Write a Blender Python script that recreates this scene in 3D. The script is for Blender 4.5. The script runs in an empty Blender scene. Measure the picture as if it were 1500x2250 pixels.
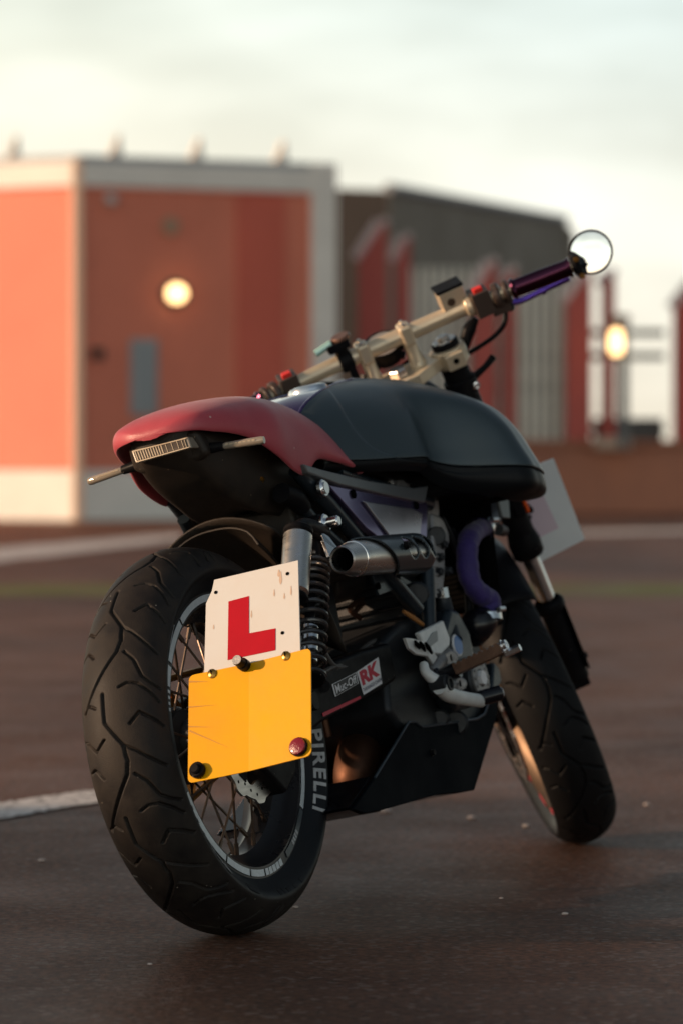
import bpy, bmesh, math, random
import numpy as np
from mathutils import Vector, Matrix

SC = bpy.context.scene
COL = SC.collection
random.seed(4)
R = math.radians

# ------------------------------------------------------------------ camera
cam_d = bpy.data.cameras.new("camera")
cam = bpy.data.objects.new("camera", cam_d)
COL.objects.link(cam)
SC.camera = cam
cam.location = (0.1484,-5.8006,0.7734)
cam.rotation_euler = (R(90) - 0.01988, 0, 0)
cam_d.sensor_fit = 'VERTICAL'
cam_d.sensor_height = 36
cam_d.sensor_width = 24
cam_d.lens = 131.200
cam_d.clip_start = 0.1
cam_d.clip_end = 3000
cam_d.dof.use_dof = True
cam_d.dof.focus_distance = 5.72
cam_d.dof.aperture_fstop = 4.2

# ------------------------------------------------------------------ light
SUN_AZ = math.atan2(-0.20, -0.98)       # direction towards the sun, world xy
SUN_EL = R(11)
sv = Vector((math.cos(SUN_AZ) * math.cos(SUN_EL), math.sin(SUN_AZ) * math.cos(SUN_EL), math.sin(SUN_EL)))
sun_d = bpy.data.lights.new("sun", 'SUN')
sun_d.energy = 4.7
sun_d.angle = R(1.5)
sun_d.color = (1.0, 0.68, 0.44)
sun = bpy.data.objects.new("sun", sun_d)
COL.objects.link(sun)
sun.rotation_euler = sv.to_track_quat('Z', 'Y').to_euler()

world = bpy.data.worlds.new("World")
SC.world = world
world.use_nodes = True
wn = world.node_tree.nodes
wl = world.node_tree.links
for n in list(wn):
    wn.remove(n)
w_out = wn.new('ShaderNodeOutputWorld')
w_bg = wn.new('ShaderNodeBackground')
w_sky = wn.new('ShaderNodeTexSky')
w_sky.sky_type = 'NISHITA'
w_sky.sun_disc = False
w_sky.sun_elevation = SUN_EL
w_sky.sun_rotation = math.atan2(sv.x, sv.y)
w_sky.air_density = 1.4
w_sky.dust_density = 2.2
w_sky.ozone_density = 1.5
w_tc = wn.new('ShaderNodeTexCoord')
w_map = wn.new('ShaderNodeMapping')
w_map.inputs['Scale'].default_value = (5, 5, 16)
w_noise = wn.new('ShaderNodeTexNoise')
w_noise.inputs['Scale'].default_value = 2.0
w_noise.inputs['Detail'].default_value = 5
w_ramp = wn.new('ShaderNodeValToRGB')
w_ramp.color_ramp.elements[0].position = 0.38
w_ramp.color_ramp.elements[1].position = 0.66
w_ramp.color_ramp.elements[0].color = (0.74, 0.74, 0.74, 1)
w_ramp.color_ramp.elements[1].color = (1, 1, 1, 1)
w_mix = wn.new('ShaderNodeMixRGB')
# thin cloud veil: bright and creamy low down, dim and blue overhead
w_sep = wn.new('ShaderNodeSeparateXYZ')
w_el = wn.new('ShaderNodeValToRGB')
while len(w_el.color_ramp.elements) < 5:
    w_el.color_ramp.elements.new(.5)
for e_, (p_, c_) in zip(w_el.color_ramp.elements, ((0, (.97, .86, .70)), (.045, (1, .95, .83)), (.112, (.76, .83, .80)), (.28, (.22, .26, .29)), (1, (.05, .06, .08)))):
    e_.position = p_
    e_.color = (*c_, 1)
w_sc = wn.new('ShaderNodeVectorMath')
w_sc.operation = 'SCALE'
w_sc.inputs['Scale'].default_value = 15.4
wl.new(w_tc.outputs['Generated'], w_sep.inputs['Vector'])
wl.new(w_sep.outputs['Z'], w_el.inputs['Fac'])
# warmer towards the sun's side, dimmer opposite it
w_warm = wn.new('ShaderNodeMapRange')
w_warm.inputs['From Min'].default_value = .12
w_warm.inputs['From Max'].default_value = -.14
w_warm.interpolation_type = 'SMOOTHSTEP'
wl.new(w_sep.outputs['X'], w_warm.inputs['Value'])
w_tint = wn.new('ShaderNodeMixRGB')
w_tint.inputs['Color1'].default_value = (.90, .93, .93, 1)
w_tint.inputs['Color2'].default_value = (1.06, 1.0, .90, 1)
wl.new(w_warm.outputs['Result'], w_tint.inputs['Fac'])
w_m1 = wn.new('ShaderNodeMixRGB')
w_m1.blend_type = 'MULTIPLY'
w_m1.inputs['Fac'].default_value = 1
wl.new(w_el.outputs['Color'], w_m1.inputs['Color1'])
wl.new(w_tint.outputs['Color'], w_m1.inputs['Color2'])
w_dot = wn.new('ShaderNodeVectorMath')
w_dot.operation = 'DOT_PRODUCT'
w_dot.inputs[1].default_value = (.985, .17, 0)
wl.new(w_tc.outputs['Generated'], w_dot.inputs[0])
w_dim = wn.new('ShaderNodeMapRange')
w_dim.inputs['From Min'].default_value = .28
w_dim.inputs['From Max'].default_value = .85
w_dim.inputs['To Min'].default_value = 1
w_dim.inputs['To Max'].default_value = .34
w_dim.interpolation_type = 'SMOOTHSTEP'
wl.new(w_dot.outputs['Value'], w_dim.inputs['Value'])
w_m2 = wn.new('ShaderNodeVectorMath')
w_m2.operation = 'SCALE'
wl.new(w_m1.outputs['Color'], w_m2.inputs[0])
w_back = wn.new('ShaderNodeMapRange')     # sky boosted behind the camera, added to brighten fascia and plates
w_back.inputs['From Min'].default_value = .1
w_back.inputs['From Max'].default_value = -.6
w_back.inputs['To Min'].default_value = 1
w_back.inputs['To Max'].default_value = 1.5
wl.new(w_sep.outputs['Y'], w_back.inputs['Value'])
w_mm = wn.new('ShaderNodeMath')
w_mm.operation = 'MULTIPLY'
wl.new(w_dim.outputs['Result'], w_mm.inputs[0])
wl.new(w_back.outputs['Result'], w_mm.inputs[1])
wl.new(w_mm.outputs[0], w_m2.inputs['Scale'])
wl.new(w_m2.outputs['Vector'], w_sc.inputs[0])
wl.new(w_sc.outputs['Vector'], w_mix.inputs['Color2'])
wl.new(w_tc.outputs['Generated'], w_map.inputs['Vector'])
wl.new(w_map.outputs['Vector'], w_noise.inputs['Vector'])
wl.new(w_noise.outputs['Fac'], w_ramp.inputs['Fac'])
wl.new(w_ramp.outputs['Color'], w_mix.inputs['Fac'])
wl.new(w_sky.outputs['Color'], w_mix.inputs['Color1'])
wl.new(w_mix.outputs['Color'], w_bg.inputs['Color'])
w_bg.inputs['Strength'].default_value = 0.085
wl.new(w_bg.outputs['Background'], w_out.inputs['Surface'])

SC.view_settings.view_transform = 'Standard'
SC.view_settings.look = 'None'
SC.view_settings.exposure = 0.0
SC.view_settings.gamma = 1.0

# ------------------------------------------------------------------ materials
def mat(name, col, rough=0.5, metal=0.0, noise=0.0, nscale=40.0, bump=0.0, bscale=200.0, rvar=0.0,
        coat=0.0, spec=0.5, dust=None, sheen=0.0, emit=None, trans=0.0, aniso=None, stretch=None):
    m = bpy.data.materials.new(name)
    m.use_nodes = True
    nt = m.node_tree
    b = nt.nodes['Principled BSDF']
    b.inputs['Base Color'].default_value = (*col, 1)
    b.inputs['Roughness'].default_value = rough
    b.inputs['Metallic'].default_value = metal
    b.inputs['Specular IOR Level'].default_value = spec
    b.inputs['Coat Weight'].default_value = coat
    b.inputs['Coat Roughness'].default_value = 0.08
    b.inputs['Sheen Weight'].default_value = sheen
    b.inputs['Transmission Weight'].default_value = trans
    if emit:
        b.inputs['Emission Color'].default_value = (*emit[0], 1)
        b.inputs['Emission Strength'].default_value = emit[1]
    tc = nt.nodes.new('ShaderNodeTexCoord')
    src = tc.outputs['Object']
    if stretch:
        mp = nt.nodes.new('ShaderNodeMapping')
        mp.inputs['Scale'].default_value = stretch
        nt.links.new(src, mp.inputs['Vector'])
        src = mp.outputs['Vector']
    if noise or dust or rvar:
        n = nt.nodes.new('ShaderNodeTexNoise')
        n.inputs['Scale'].default_value = nscale
        n.inputs['Detail'].default_value = 6
        n.inputs['Roughness'].default_value = 0.62
        nt.links.new(src, n.inputs['Vector'])
        if noise or dust:
            mr = nt.nodes.new('ShaderNodeMapRange')
            mr.inputs['From Min'].default_value = 0.35
            mr.inputs['From Max'].default_value = 0.75
            nt.links.new(n.outputs['Fac'], mr.inputs['Value'])
            mx = nt.nodes.new('ShaderNodeMixRGB')
            mx.inputs['Color1'].default_value = (*col, 1)
            c2 = dust if dust else tuple(c * (1 - noise) for c in col)
            mx.inputs['Color2'].default_value = (*c2, 1)
            nt.links.new(mr.outputs['Result'], mx.inputs['Fac'])
            nt.links.new(mx.outputs['Color'], b.inputs['Base Color'])
        if rvar:
            m2 = nt.nodes.new('ShaderNodeMapRange')
            m2.inputs['From Min'].default_value = 0.3
            m2.inputs['From Max'].default_value = 0.7
            m2.inputs['To Min'].default_value = max(0.02, rough - rvar)
            m2.inputs['To Max'].default_value = min(1, rough + rvar)
            nt.links.new(n.outputs['Fac'], m2.inputs['Value'])
            nt.links.new(m2.outputs['Result'], b.inputs['Roughness'])
    if bump:
        n2 = nt.nodes.new('ShaderNodeTexNoise')
        n2.inputs['Scale'].default_value = bscale
        n2.inputs['Detail'].default_value = 4
        bp = nt.nodes.new('ShaderNodeBump')
        bp.inputs['Strength'].default_value = bump
        bp.inputs['Distance'].default_value = 0.002
        nt.links.new(src, n2.inputs['Vector'])
        nt.links.new(n2.outputs['Fac'], bp.inputs['Height'])
        nt.links.new(bp.outputs['Normal'], b.inputs['Normal'])
    return m

M = dict(
    rubber=mat('rubber', (.012, .010, .010), .6, spec=.25, dust=(.034, .027, .022), nscale=22, bump=.25, bscale=500, rvar=.1),
    rubber_front=mat('rubber_front', (.007, .007, .008), .62, spec=.2, bump=.2, bscale=500, rvar=.08, nscale=20),  # front tyre's shade put into a darker, dust-free rubber colour
    rubber_side=mat('rubber_sidewall', (.008, .009, .011), .45, spec=.3, dust=(.013, .012, .013), nscale=14, bump=.12, bscale=600, rvar=.08),
    letter=mat('letter_white', (.55, .56, .57), .5, noise=.35, nscale=90),
    tape=mat('reflective_tape', (.74, .80, .83), .3, noise=.25, nscale=30, rvar=.1),
    rim=mat('rim_black', (.018, .018, .021), .3, rvar=.08, nscale=20),
    spoke=mat('spoke_steel', (.16, .12, .095), .38, .9, noise=.6, nscale=70, rvar=.1),
    black=mat('satin_black', (.006, .006, .008), .42, rvar=.1, nscale=30, bump=.05, bscale=400, dust=(.011, .010, .010), spec=.08),
    gloss2=mat('bash_black', (.005, .007, .010), .5, rvar=.08, nscale=8, spec=.012, noise=.3),
    gloss=mat('gloss_black', (.006, .006, .009), .2, rvar=.06, nscale=20, coat=.15, spec=.4),
    plastic=mat('black_plastic', (.018, .015, .013), .5, rvar=.08, nscale=16, bump=.2, bscale=700, dust=(.042, .030, .022), spec=.35),
    frame=mat('frame_paint', (.014, .022, .030), .32, .2, rvar=.1, nscale=30, coat=.2),
    tank=mat('matte_tank', (.050, .070, .082), .38, .2, rvar=.04, nscale=6, bump=.03, bscale=900),
    violet=mat('violet_gloss', (.085, .045, .17), .12, .65, coat=1.0, rvar=.03, nscale=10),
    violetlip=mat('violet_lip', (.05, .02, .14), .25, .6, coat=.5),
    anod=mat('violet_anodised', (.22, .12, .72), .22, .9, rvar=.06, nscale=30),
    hose=mat('violet_hose', (.038, .019, .16), .62, noise=.3, nscale=60, bump=1.0, bscale=300, sheen=.15),
    leather=mat('red_leather', (.50, .070, .095), .42, noise=.22, nscale=9, bump=.22, bscale=420, rvar=.06, sheen=.1),
    steel=mat('brushed_steel', (.80, .76, .72), .30, 1, noise=.25, nscale=18, rvar=.08, stretch=(1, 1, 6)),
    chrome=mat('chrome', (.92, .93, .95), .18, 1, rvar=.05, nscale=30),
    alu=mat('cast_alloy', (.40, .39, .39), .46, .55, noise=.45, nscale=45, bump=.25, bscale=260),
    dark_alu=mat('dark_alloy', (.030, .033, .038), .45, .4, noise=.4, nscale=40, bump=.2, bscale=300),
    beige=mat('champagne_alloy', (.74, .60, .43), .33, .45, noise=.12, nscale=20, rvar=.06, coat=.2),
    rimgold=mat('rim_bronze', (.17, .11, .07), .48, .8, noise=.3, nscale=35),
    gold=mat('gold_alloy', (.62, .32, .08), .34, .95, noise=.3, nscale=35, rvar=.1),
    bronze=mat('heat_bronze', (.16, .075, .045), .55, .85, noise=.5, nscale=14, rvar=.12),
    white=mat('white_paint', (.78, .80, .79), .38, noise=.22, nscale=40, rvar=.08),
    plate=mat('plate_white', (.69, .69, .68), .34, dust=(.66, .63, .60), nscale=13, rvar=.05),
    yellow=mat('plate_yellow', (.84, .42, .0008), .34, spec=.3, dust=(.78, .34, .001), nscale=8, rvar=.07, bump=.10, bscale=45),
    redfilm=mat('red_film', (.47, .001, .014), .40, spec=.15, noise=.1, nscale=30),
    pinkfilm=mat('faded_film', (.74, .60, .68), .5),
    plateback=mat('plate_back', (.84, .87, .88), .5, noise=.1, nscale=10),
    redlens=mat('red_lens', (.22, .006, .02), .22, coat=.7, bump=.5, bscale=350),
    orange=mat('orange_lens', (.85, .10, .01), .25, coat=.5),
    clear=mat('clear_lens', (.33, .28, .22), .16, .1, coat=.9),
    lensdark=mat('lens_inner', (.055, .042, .032), .3, .4),
    lensbar=mat('lens_bar', (.62, .50, .36), .25, .5),
    brass=mat('brass_screw', (.50, .29, .07), .32, .9, noise=.3, nscale=60),
    mirror=mat('mirror_glass', (.92, .93, .93), .02, 1),
    mint=mat('mint_glass', (.45, .72, .66), .15, .3, coat=1),
    redbtn=mat('red_button', (.75, .03, .02), .35),
    blue=mat('blue_badge', (.10, .22, .48), .35),
    darkhole=mat('dark_bore', (.004, .004, .004), .8, spec=0),
    wire_tan=mat('wire_tan', (.40, .17, .05), .5),
    cable=mat('cable_grey', (.07, .062, .058), .5),
    sticker_blk=mat('sticker_black', (.012, .012, .014), .4),
    sticker_wht=mat('sticker_white', (.82, .82, .84), .42, noise=.12, nscale=60),
    sticker_red=mat('sticker_red', (.52, .008, .04), .42),
    sticker_navy=mat('sticker_navy', (.03, .03, .10), .42),
)

def specks(m, col, scale, thr):
    nt = m.node_tree
    b = nt.nodes['Principled BSDF']
    tc = nt.nodes.new('ShaderNodeTexCoord')
    v = nt.nodes.new('ShaderNodeTexVoronoi')
    v.inputs['Scale'].default_value = scale
    nt.links.new(tc.outputs['Object'], v.inputs['Vector'])
    sc_ = nt.nodes.new('ShaderNodeSeparateColor')
    nt.links.new(v.outputs['Color'], sc_.inputs['Color'])
    a = nt.nodes.new('ShaderNodeMath'); a.operation = 'GREATER_THAN'; a.inputs[1].default_value = thr
    nt.links.new(sc_.outputs['Red'], a.inputs[0])
    d = nt.nodes.new('ShaderNodeMath'); d.operation = 'LESS_THAN'; d.inputs[1].default_value = .16
    nt.links.new(v.outputs['Distance'], d.inputs[0])
    e = nt.nodes.new('ShaderNodeMath'); e.operation = 'MULTIPLY'
    nt.links.new(a.outputs[0], e.inputs[0])
    nt.links.new(d.outputs[0], e.inputs[1])
    mx = nt.nodes.new('ShaderNodeMixRGB')
    mx.inputs['Color2'].default_value = (*col, 1)
    nt.links.new(e.outputs[0], mx.inputs['Fac'])
    src = b.inputs['Base Color'].links[0].from_socket if b.inputs['Base Color'].links else None
    if src:
        nt.links.new(src, mx.inputs['Color1'])
    else:
        mx.inputs['Color1'].default_value = b.inputs['Base Color'].default_value
    nt.links.new(mx.outputs['Color'], b.inputs['Base Color'])
specks(M['rubber'], (.30, .26, .22), 150, .982)
specks(M['black'], (.16, .14, .12), 160, .97)
specks(M['plastic'], (.20, .15, .10), 130, .97)
specks(M['leather'], (.60, .40, .36), 70, .985)

# ------------------------------------------------------------------ mesh tools
RAKE, STEER, WB = 0.47737, 0.53096, 1.3940
AP = Vector((WB + .1, 0, 0))
AX = Vector((-math.sin(RAKE), 0, math.cos(RAKE)))
FW = Vector((math.cos(RAKE), 0, math.sin(RAKE)))
SROT = Matrix.Rotation(STEER, 3, AX)

def TB(p):
    return Vector(p)

def TH(p):      # head frame (forward, left, along the steering axis), turned with the bars
    p = Vector(p)
    return AP + SROT @ (FW * p.x + Vector((0, p.y, 0)) + AX * p.z)

def TS(p):      # bike frame of the straight-ahead front wheel, turned with the bars
    return AP + SROT @ (Vector(p) - AP)

class MB:
    def __init__(s, T=TB):
        s.v, s.f, s.T = [], [], T
    def add(s, vs, fs):
        o = len(s.v)
        s.v += [tuple(s.T(p)) for p in vs]
        s.f += [tuple(i + o for i in f) for f in fs]
        return s
    def box(s, c, d, rot=None):
        c = Vector(c)
        vs = []
        for i in (-.5, .5):
            for j in (-.5, .5):
                for k in (-.5, .5):
                    q = Vector((i * d[0], j * d[1], k * d[2]))
                    if rot is not None:
                        q = rot @ q
                    vs.append(c + q)
        return s.add(vs, [(0, 1, 3, 2), (4, 6, 7, 5), (0, 4, 5, 1), (2, 3, 7, 6), (0, 2, 6, 4), (1, 5, 7, 3)])
    def prism(s, pts, off):
        off = Vector(off)
        n = len(pts)
        a = [Vector(p) for p in pts]
        vs = a + [p + off for p in a]
        fs = [tuple(range(n))[::-1], tuple(range(n, 2 * n))] + [(i, (i + 1) % n, n + (i + 1) % n, n + i) for i in range(n)]
        return s.add(vs, fs)
    def slab(s, xz, y0, y1):
        return s.prism([(p[0], y0, p[-1]) for p in xz], (0, y1 - y0, 0))
    def rings(s, rs, cap=True, close=False):
        n = len(rs[0])
        vs = [p for r in rs for p in r]
        fs = []
        m = len(rs)
        for i in range(m if close else m - 1):
            a, b = i * n, ((i + 1) % m) * n
            for j in range(n):
                k = (j + 1) % n
                fs.append((a + j, a + k, b + k, b + j))
        if cap and not close:
            fs.append(tuple(range(n))[::-1])
            fs.append(tuple(range((m - 1) * n, m * n)))
        return s.add(vs, fs)
    def tube(s, pts, r, n=14, cap=True, closed=False, sm=0):
        P = [Vector(p) for p in pts]
        rr = r if isinstance(r, (list, tuple)) else [r] * len(P)
        if sm:
            P, rr = smooth_path(P, rr, sm, closed)
        m = len(P)
        rs = []
        ref = None
        for i in range(m):
            if closed:
                t = P[(i + 1) % m] - P[i - 1]
            else:
                t = P[min(i + 1, m - 1)] - P[max(i - 1, 0)]
            t.normalize()
            if ref is None:
                ref = t.orthogonal().normalized()
            ref = (ref - t * ref.dot(t)).normalized()
            b = t.cross(ref)
            rs.append([P[i] + (ref * math.cos(q) + b * math.sin(q)) * rr[i] for q in [2 * math.pi * k / n for k in range(n)]])
        return s.rings(rs, cap, closed)
    def lathe(s, prof, o, ax, n=48, a0=0, a1=2 * math.pi, ref=None, cap=False):
        # prof: (radius, distance along the axis)
        o, ax = Vector(o), Vector(ax).normalized()
        u = Vector(ref) if ref else ax.orthogonal()
        u = (u - ax * u.dot(ax)).normalized()
        w = ax.cross(u)
        full = abs(a1 - a0 - 2 * math.pi) < 1e-6
        steps = n if full else n + 1
        rs = []
        for i in range(steps):
            q = a0 + (a1 - a0) * i / n
            d = u * math.cos(q) + w * math.sin(q)
            rs.append([o + d * r + ax * h for r, h in prof])
        m = len(prof)
        vs = [p for r in rs for p in r]
        fs = []
        for i in range(n):
            a, b = i * m, ((i + 1) % steps) * m
            for j in range(m - 1):
                fs.append((a + j, b + j, b + j + 1, a + j + 1))
        return s.add(vs, fs)
    def cyl(s, p0, p1, r, n=24, r1=None, ch=0.0):
        p0, p1 = Vector(p0), Vector(p1)
        L = (p1 - p0).length
        r1 = r if r1 is None else r1
        pr = [(0, 0), (r - ch, 0), (r, ch), (r1, L - ch), (r1 - ch, L), (0, L)] if ch else [(0, 0), (r, 0), (r1, L), (0, L)]
        return s.lathe(pr, p0, p1 - p0, n)
    def ball(s, c, r, n=16, sc=(1, 1, 1)):
        c = Vector(c)
        rs = []
        m = n // 2
        for i in range(m + 1):
            t = math.pi * i / m
            rr = max(math.sin(t), 1e-3) * r
            rs.append([c + Vector((rr * math.cos(q) * sc[0], rr * math.sin(q) * sc[1], r * math.cos(t) * sc[2])) for q in [2 * math.pi * k / n for k in range(n)]])
        return s.rings(rs)
    def hexbolt(s, c, ax, r=.007, h=.006):
        ax = Vector(ax).normalized()
        s.lathe([(0, 0), (r * 1.25, 0), (r * 1.25, h * .25), (r, h * .25), (r, h), (r * .85, h * 1.15), (r * .5, h * 1.15), (r * .45, h * .5), (0, h * .5)], c, ax, 12)
        return s
    def build(s, name, m, parent=None, bevel=0, seg=2, angle=35, sub=0, solid=0, smooth=True, label=None, recalc=True):
        me = bpy.data.meshes.new(name)
        me.from_pydata(s.v, [], s.f)
        if recalc:
            bm = bmesh.new()
            bm.from_mesh(me)
            bmesh.ops.remove_doubles(bm, verts=bm.verts, dist=1e-5)
            bmesh.ops.recalc_face_normals(bm, faces=bm.faces)
            bm.to_mesh(me)
            bm.free()
        me.materials.append(m)
        if smooth:
            me.shade_smooth()
            me.set_sharp_from_angle(angle=R(angle))
        o = bpy.data.objects.new(name, me)
        COL.objects.link(o)
        if solid:
            md = o.modifiers.new('solid', 'SOLIDIFY')
            md.thickness = solid
            md.offset = 0
        if bevel:
            md = o.modifiers.new('bevel', 'BEVEL')
            md.width = bevel
            md.segments = seg
            md.limit_method = 'ANGLE'
            md.angle_limit = R(32)
            md.harden_normals = True
        if sub:
            md = o.modifiers.new('sub', 'SUBSURF')
            md.levels = md.render_levels = sub
        if parent:
            o.parent = parent
        if label:
            o['label'] = label
        return o

def smooth_path(P, rr, k, closed=False):
    n = len(P)
    Q, q = [], []
    rng = range(n) if closed else range(n - 1)
    for i in rng:
        if closed:
            a, b, c, d = P[i - 1], P[i], P[(i + 1) % n], P[(i + 2) % n]
        else:
            a, b, c, d = P[max(i - 1, 0)], P[i], P[i + 1], P[min(i + 2, n - 1)]
        r0, r1 = rr[i], rr[(i + 1) % n]
        for j in range(k):
            t = j / k
            Q.append(.5 * ((2 * b) + (c - a) * t + (2 * a - 5 * b + 4 * c - d) * t * t + (3 * b - a - 3 * c + d) * t ** 3))
            q.append(r0 + (r1 - r0) * t)
    if not closed:
        Q.append(P[-1])
        q.append(rr[-1])
    return Q, q

def ip(xs, ys, x):
    return float(np.interp(x, xs, ys))

def text_geo(s, size=1.0, bold=0.0, ext=0.0, cx=True, squeeze=1.0, res=4, space=1.0):
    cu = bpy.data.curves.new('txt', 'FONT')
    cu.body = s
    cu.size = size
    cu.offset = bold
    cu.extrude = ext
    cu.resolution_u = res
    cu.space_character = space
    ob = bpy.data.objects.new('txt', cu)
    COL.objects.link(ob)
    dg = bpy.context.evaluated_depsgraph_get()
    me = bpy.data.meshes.new_from_object(ob.evaluated_get(dg))
    vs = [v.co.copy() for v in me.vertices]
    fs = [tuple(p.vertices) for p in me.polygons]
    bpy.data.objects.remove(ob)
    bpy.data.curves.remove(cu)
    bpy.data.meshes.remove(me)
    if cx:
        x0, x1 = min(v.x for v in vs), max(v.x for v in vs)
        y0, y1 = min(v.y for v in vs), max(v.y for v in vs)
        for v in vs:
            v.x = (v.x - (x0 + x1) / 2) * squeeze
            v.y -= (y0 + y1) / 2
    return vs, fs

def tag(o, label, cat, group=None, kind=None):
    o['label'] = label
    o['category'] = cat
    if group:
        o['group'] = group
    if kind:
        o['kind'] = kind
    return o

def empty(name, loc=(0, 0, 0)):
    o = bpy.data.objects.new(name, None)
    o.location = loc
    o.empty_display_size = .1
    COL.objects.link(o)
    return o

# ================================================================== SETTING
def ground():
    m = bpy.data.materials.new('asphalt')
    m.use_nodes = True
    nt = m.node_tree
    N, Lk = nt.nodes, nt.links
    b = N['Principled BSDF']
    b.inputs['Specular IOR Level'].default_value = .32
    g = N.new('ShaderNodeNewGeometry')
    def noise(sc, det=5, mp=None):
        n = N.new('ShaderNodeTexNoise')
        n.inputs['Scale'].default_value = sc
        n.inputs['Detail'].default_value = det
        n.inputs['Roughness'].default_value = .6
        if mp:
            k = N.new('ShaderNodeMapping')
            k.inputs['Scale'].default_value = mp
            Lk.new(g.outputs['Position'], k.inputs['Vector'])
            Lk.new(k.outputs['Vector'], n.inputs['Vector'])
        else:
            Lk.new(g.outputs['Position'], n.inputs['Vector'])
        return n
    def ramp(n, p0, c0, p1, c1):
        r = N.new('ShaderNodeValToRGB')
        r.color_ramp.elements[0].position, r.color_ramp.elements[1].position = p0, p1
        r.color_ramp.elements[0].color, r.color_ramp.elements[1].color = (*c0, 1), (*c1, 1)
        Lk.new(n.outputs['Fac'], r.inputs['Fac'])
        return r
    big = ramp(noise(1.1, 6, (.8, .35, 1)), .36, (.098, .042, .025), .68, (.205, .097, .060))
    fine = ramp(noise(70, 6), .34, (.38, .38, .38), .68, (1.7, 1.6, 1.5))
    mul = N.new('ShaderNodeMixRGB')
    mul.blend_type = 'MULTIPLY'
    mul.inputs['Fac'].default_value = 1
    Lk.new(big.outputs['Color'], mul.inputs['Color1'])
    Lk.new(fine.outputs['Color'], mul.inputs['Color2'])
    # dark damp and oil stains, thin cracks, pale stone chips
    st = ramp(noise(.55, 5, (1, .6, 1)), .50, (1, 1, 1), .66, (.42, .40, .40))
    m3 = N.new('ShaderNodeMixRGB')
    m3.blend_type = 'MULTIPLY'
    m3.inputs['Fac'].default_value = 1
    Lk.new(mul.outputs['Color'], m3.inputs['Color1'])
    Lk.new(st.outputs['Color'], m3.inputs['Color2'])
    vo = N.new('ShaderNodeTexVoronoi')
    vo.inputs['Scale'].default_value = 95
    Lk.new(g.outputs['Position'], vo.inputs['Vector'])
    sc3 = N.new('ShaderNodeSeparateColor')
    Lk.new(vo.outputs['Color'], sc3.inputs['Color'])
    chip = N.new('ShaderNodeMath')
    chip.operation = 'GREATER_THAN'
    chip.inputs[1].default_value = .90
    Lk.new(sc3.outputs['Green'], chip.inputs[0])
    m4 = N.new('ShaderNodeMixRGB')
    m4.inputs['Color2'].default_value = (.20, .135, .11, 1)
    ch2 = N.new('ShaderNodeMath')
    ch2.operation = 'MULTIPLY'
    ch2.inputs[1].default_value = .85
    Lk.new(chip.outputs[0], ch2.inputs[0])
    Lk.new(ch2.outputs[0], m4.inputs['Fac'])
    Lk.new(m3.outputs['Color'], m4.inputs['Color1'])
    mul = m4
    # band of moss along a joint of the surface
    sep = N.new('ShaderNodeSeparateXYZ')
    Lk.new(g.outputs['Position'], sep.inputs['Vector'])
    d = N.new('ShaderNodeMath')
    d.operation = 'SUBTRACT'
    d.inputs[1].default_value = 13.2
    Lk.new(sep.outputs['Y'], d.inputs[0])
    ab = N.new('ShaderNodeMath')
    ab.operation = 'ABSOLUTE'
    Lk.new(d.outputs[0], ab.inputs[0])
    mr = N.new('ShaderNodeMapRange')
    mr.inputs['From Min'].default_value = .95
    mr.inputs['From Max'].default_value = .5
    Lk.new(ab.outputs[0], mr.inputs['Value'])
    mn = ramp(noise(1.2, 5), .30, (.15, .15, .15), .50, (1, 1, 1))
    mm = N.new('ShaderNodeMath')
    mm.operation = 'MULTIPLY'
    Lk.new(mr.outputs['Result'], mm.inputs[0])
    Lk.new(mn.outputs['Color'], mm.inputs[1])
    mix = N.new('ShaderNodeMixRGB')
    mix.inputs['Color2'].default_value = (.15, .155, .022, 1)
    Lk.new(mm.outputs[0], mix.inputs['Fac'])
    Lk.new(mul.outputs['Color'], mix.inputs['Color1'])
    Lk.new(mix.outputs['Color'], b.inputs['Base Color'])
    rr = ramp(noise(2.6, 4), .3, (.46, .46, .46), .7, (.68, .68, .68))
    Lk.new(rr.outputs['Color'], b.inputs['Roughness'])
    bp = N.new('ShaderNodeBump')
    bp.inputs['Strength'].default_value = .7
    bp.inputs['Distance'].default_value = .006
    Lk.new(noise(110, 5).outputs['Fac'], bp.inputs['Height'])
    Lk.new(bp.outputs['Normal'], b.inputs['Normal'])
    s = MB()
    s.add([(-600, -60, 0), (600, -60, 0), (600, 900, 0), (-600, 900, 0)], [(0, 1, 2, 3)])
    o = s.build('ground', m, smooth=False)
    o['kind'] = 'structure'
    o['label'] = 'brown asphalt parking surface'

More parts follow.
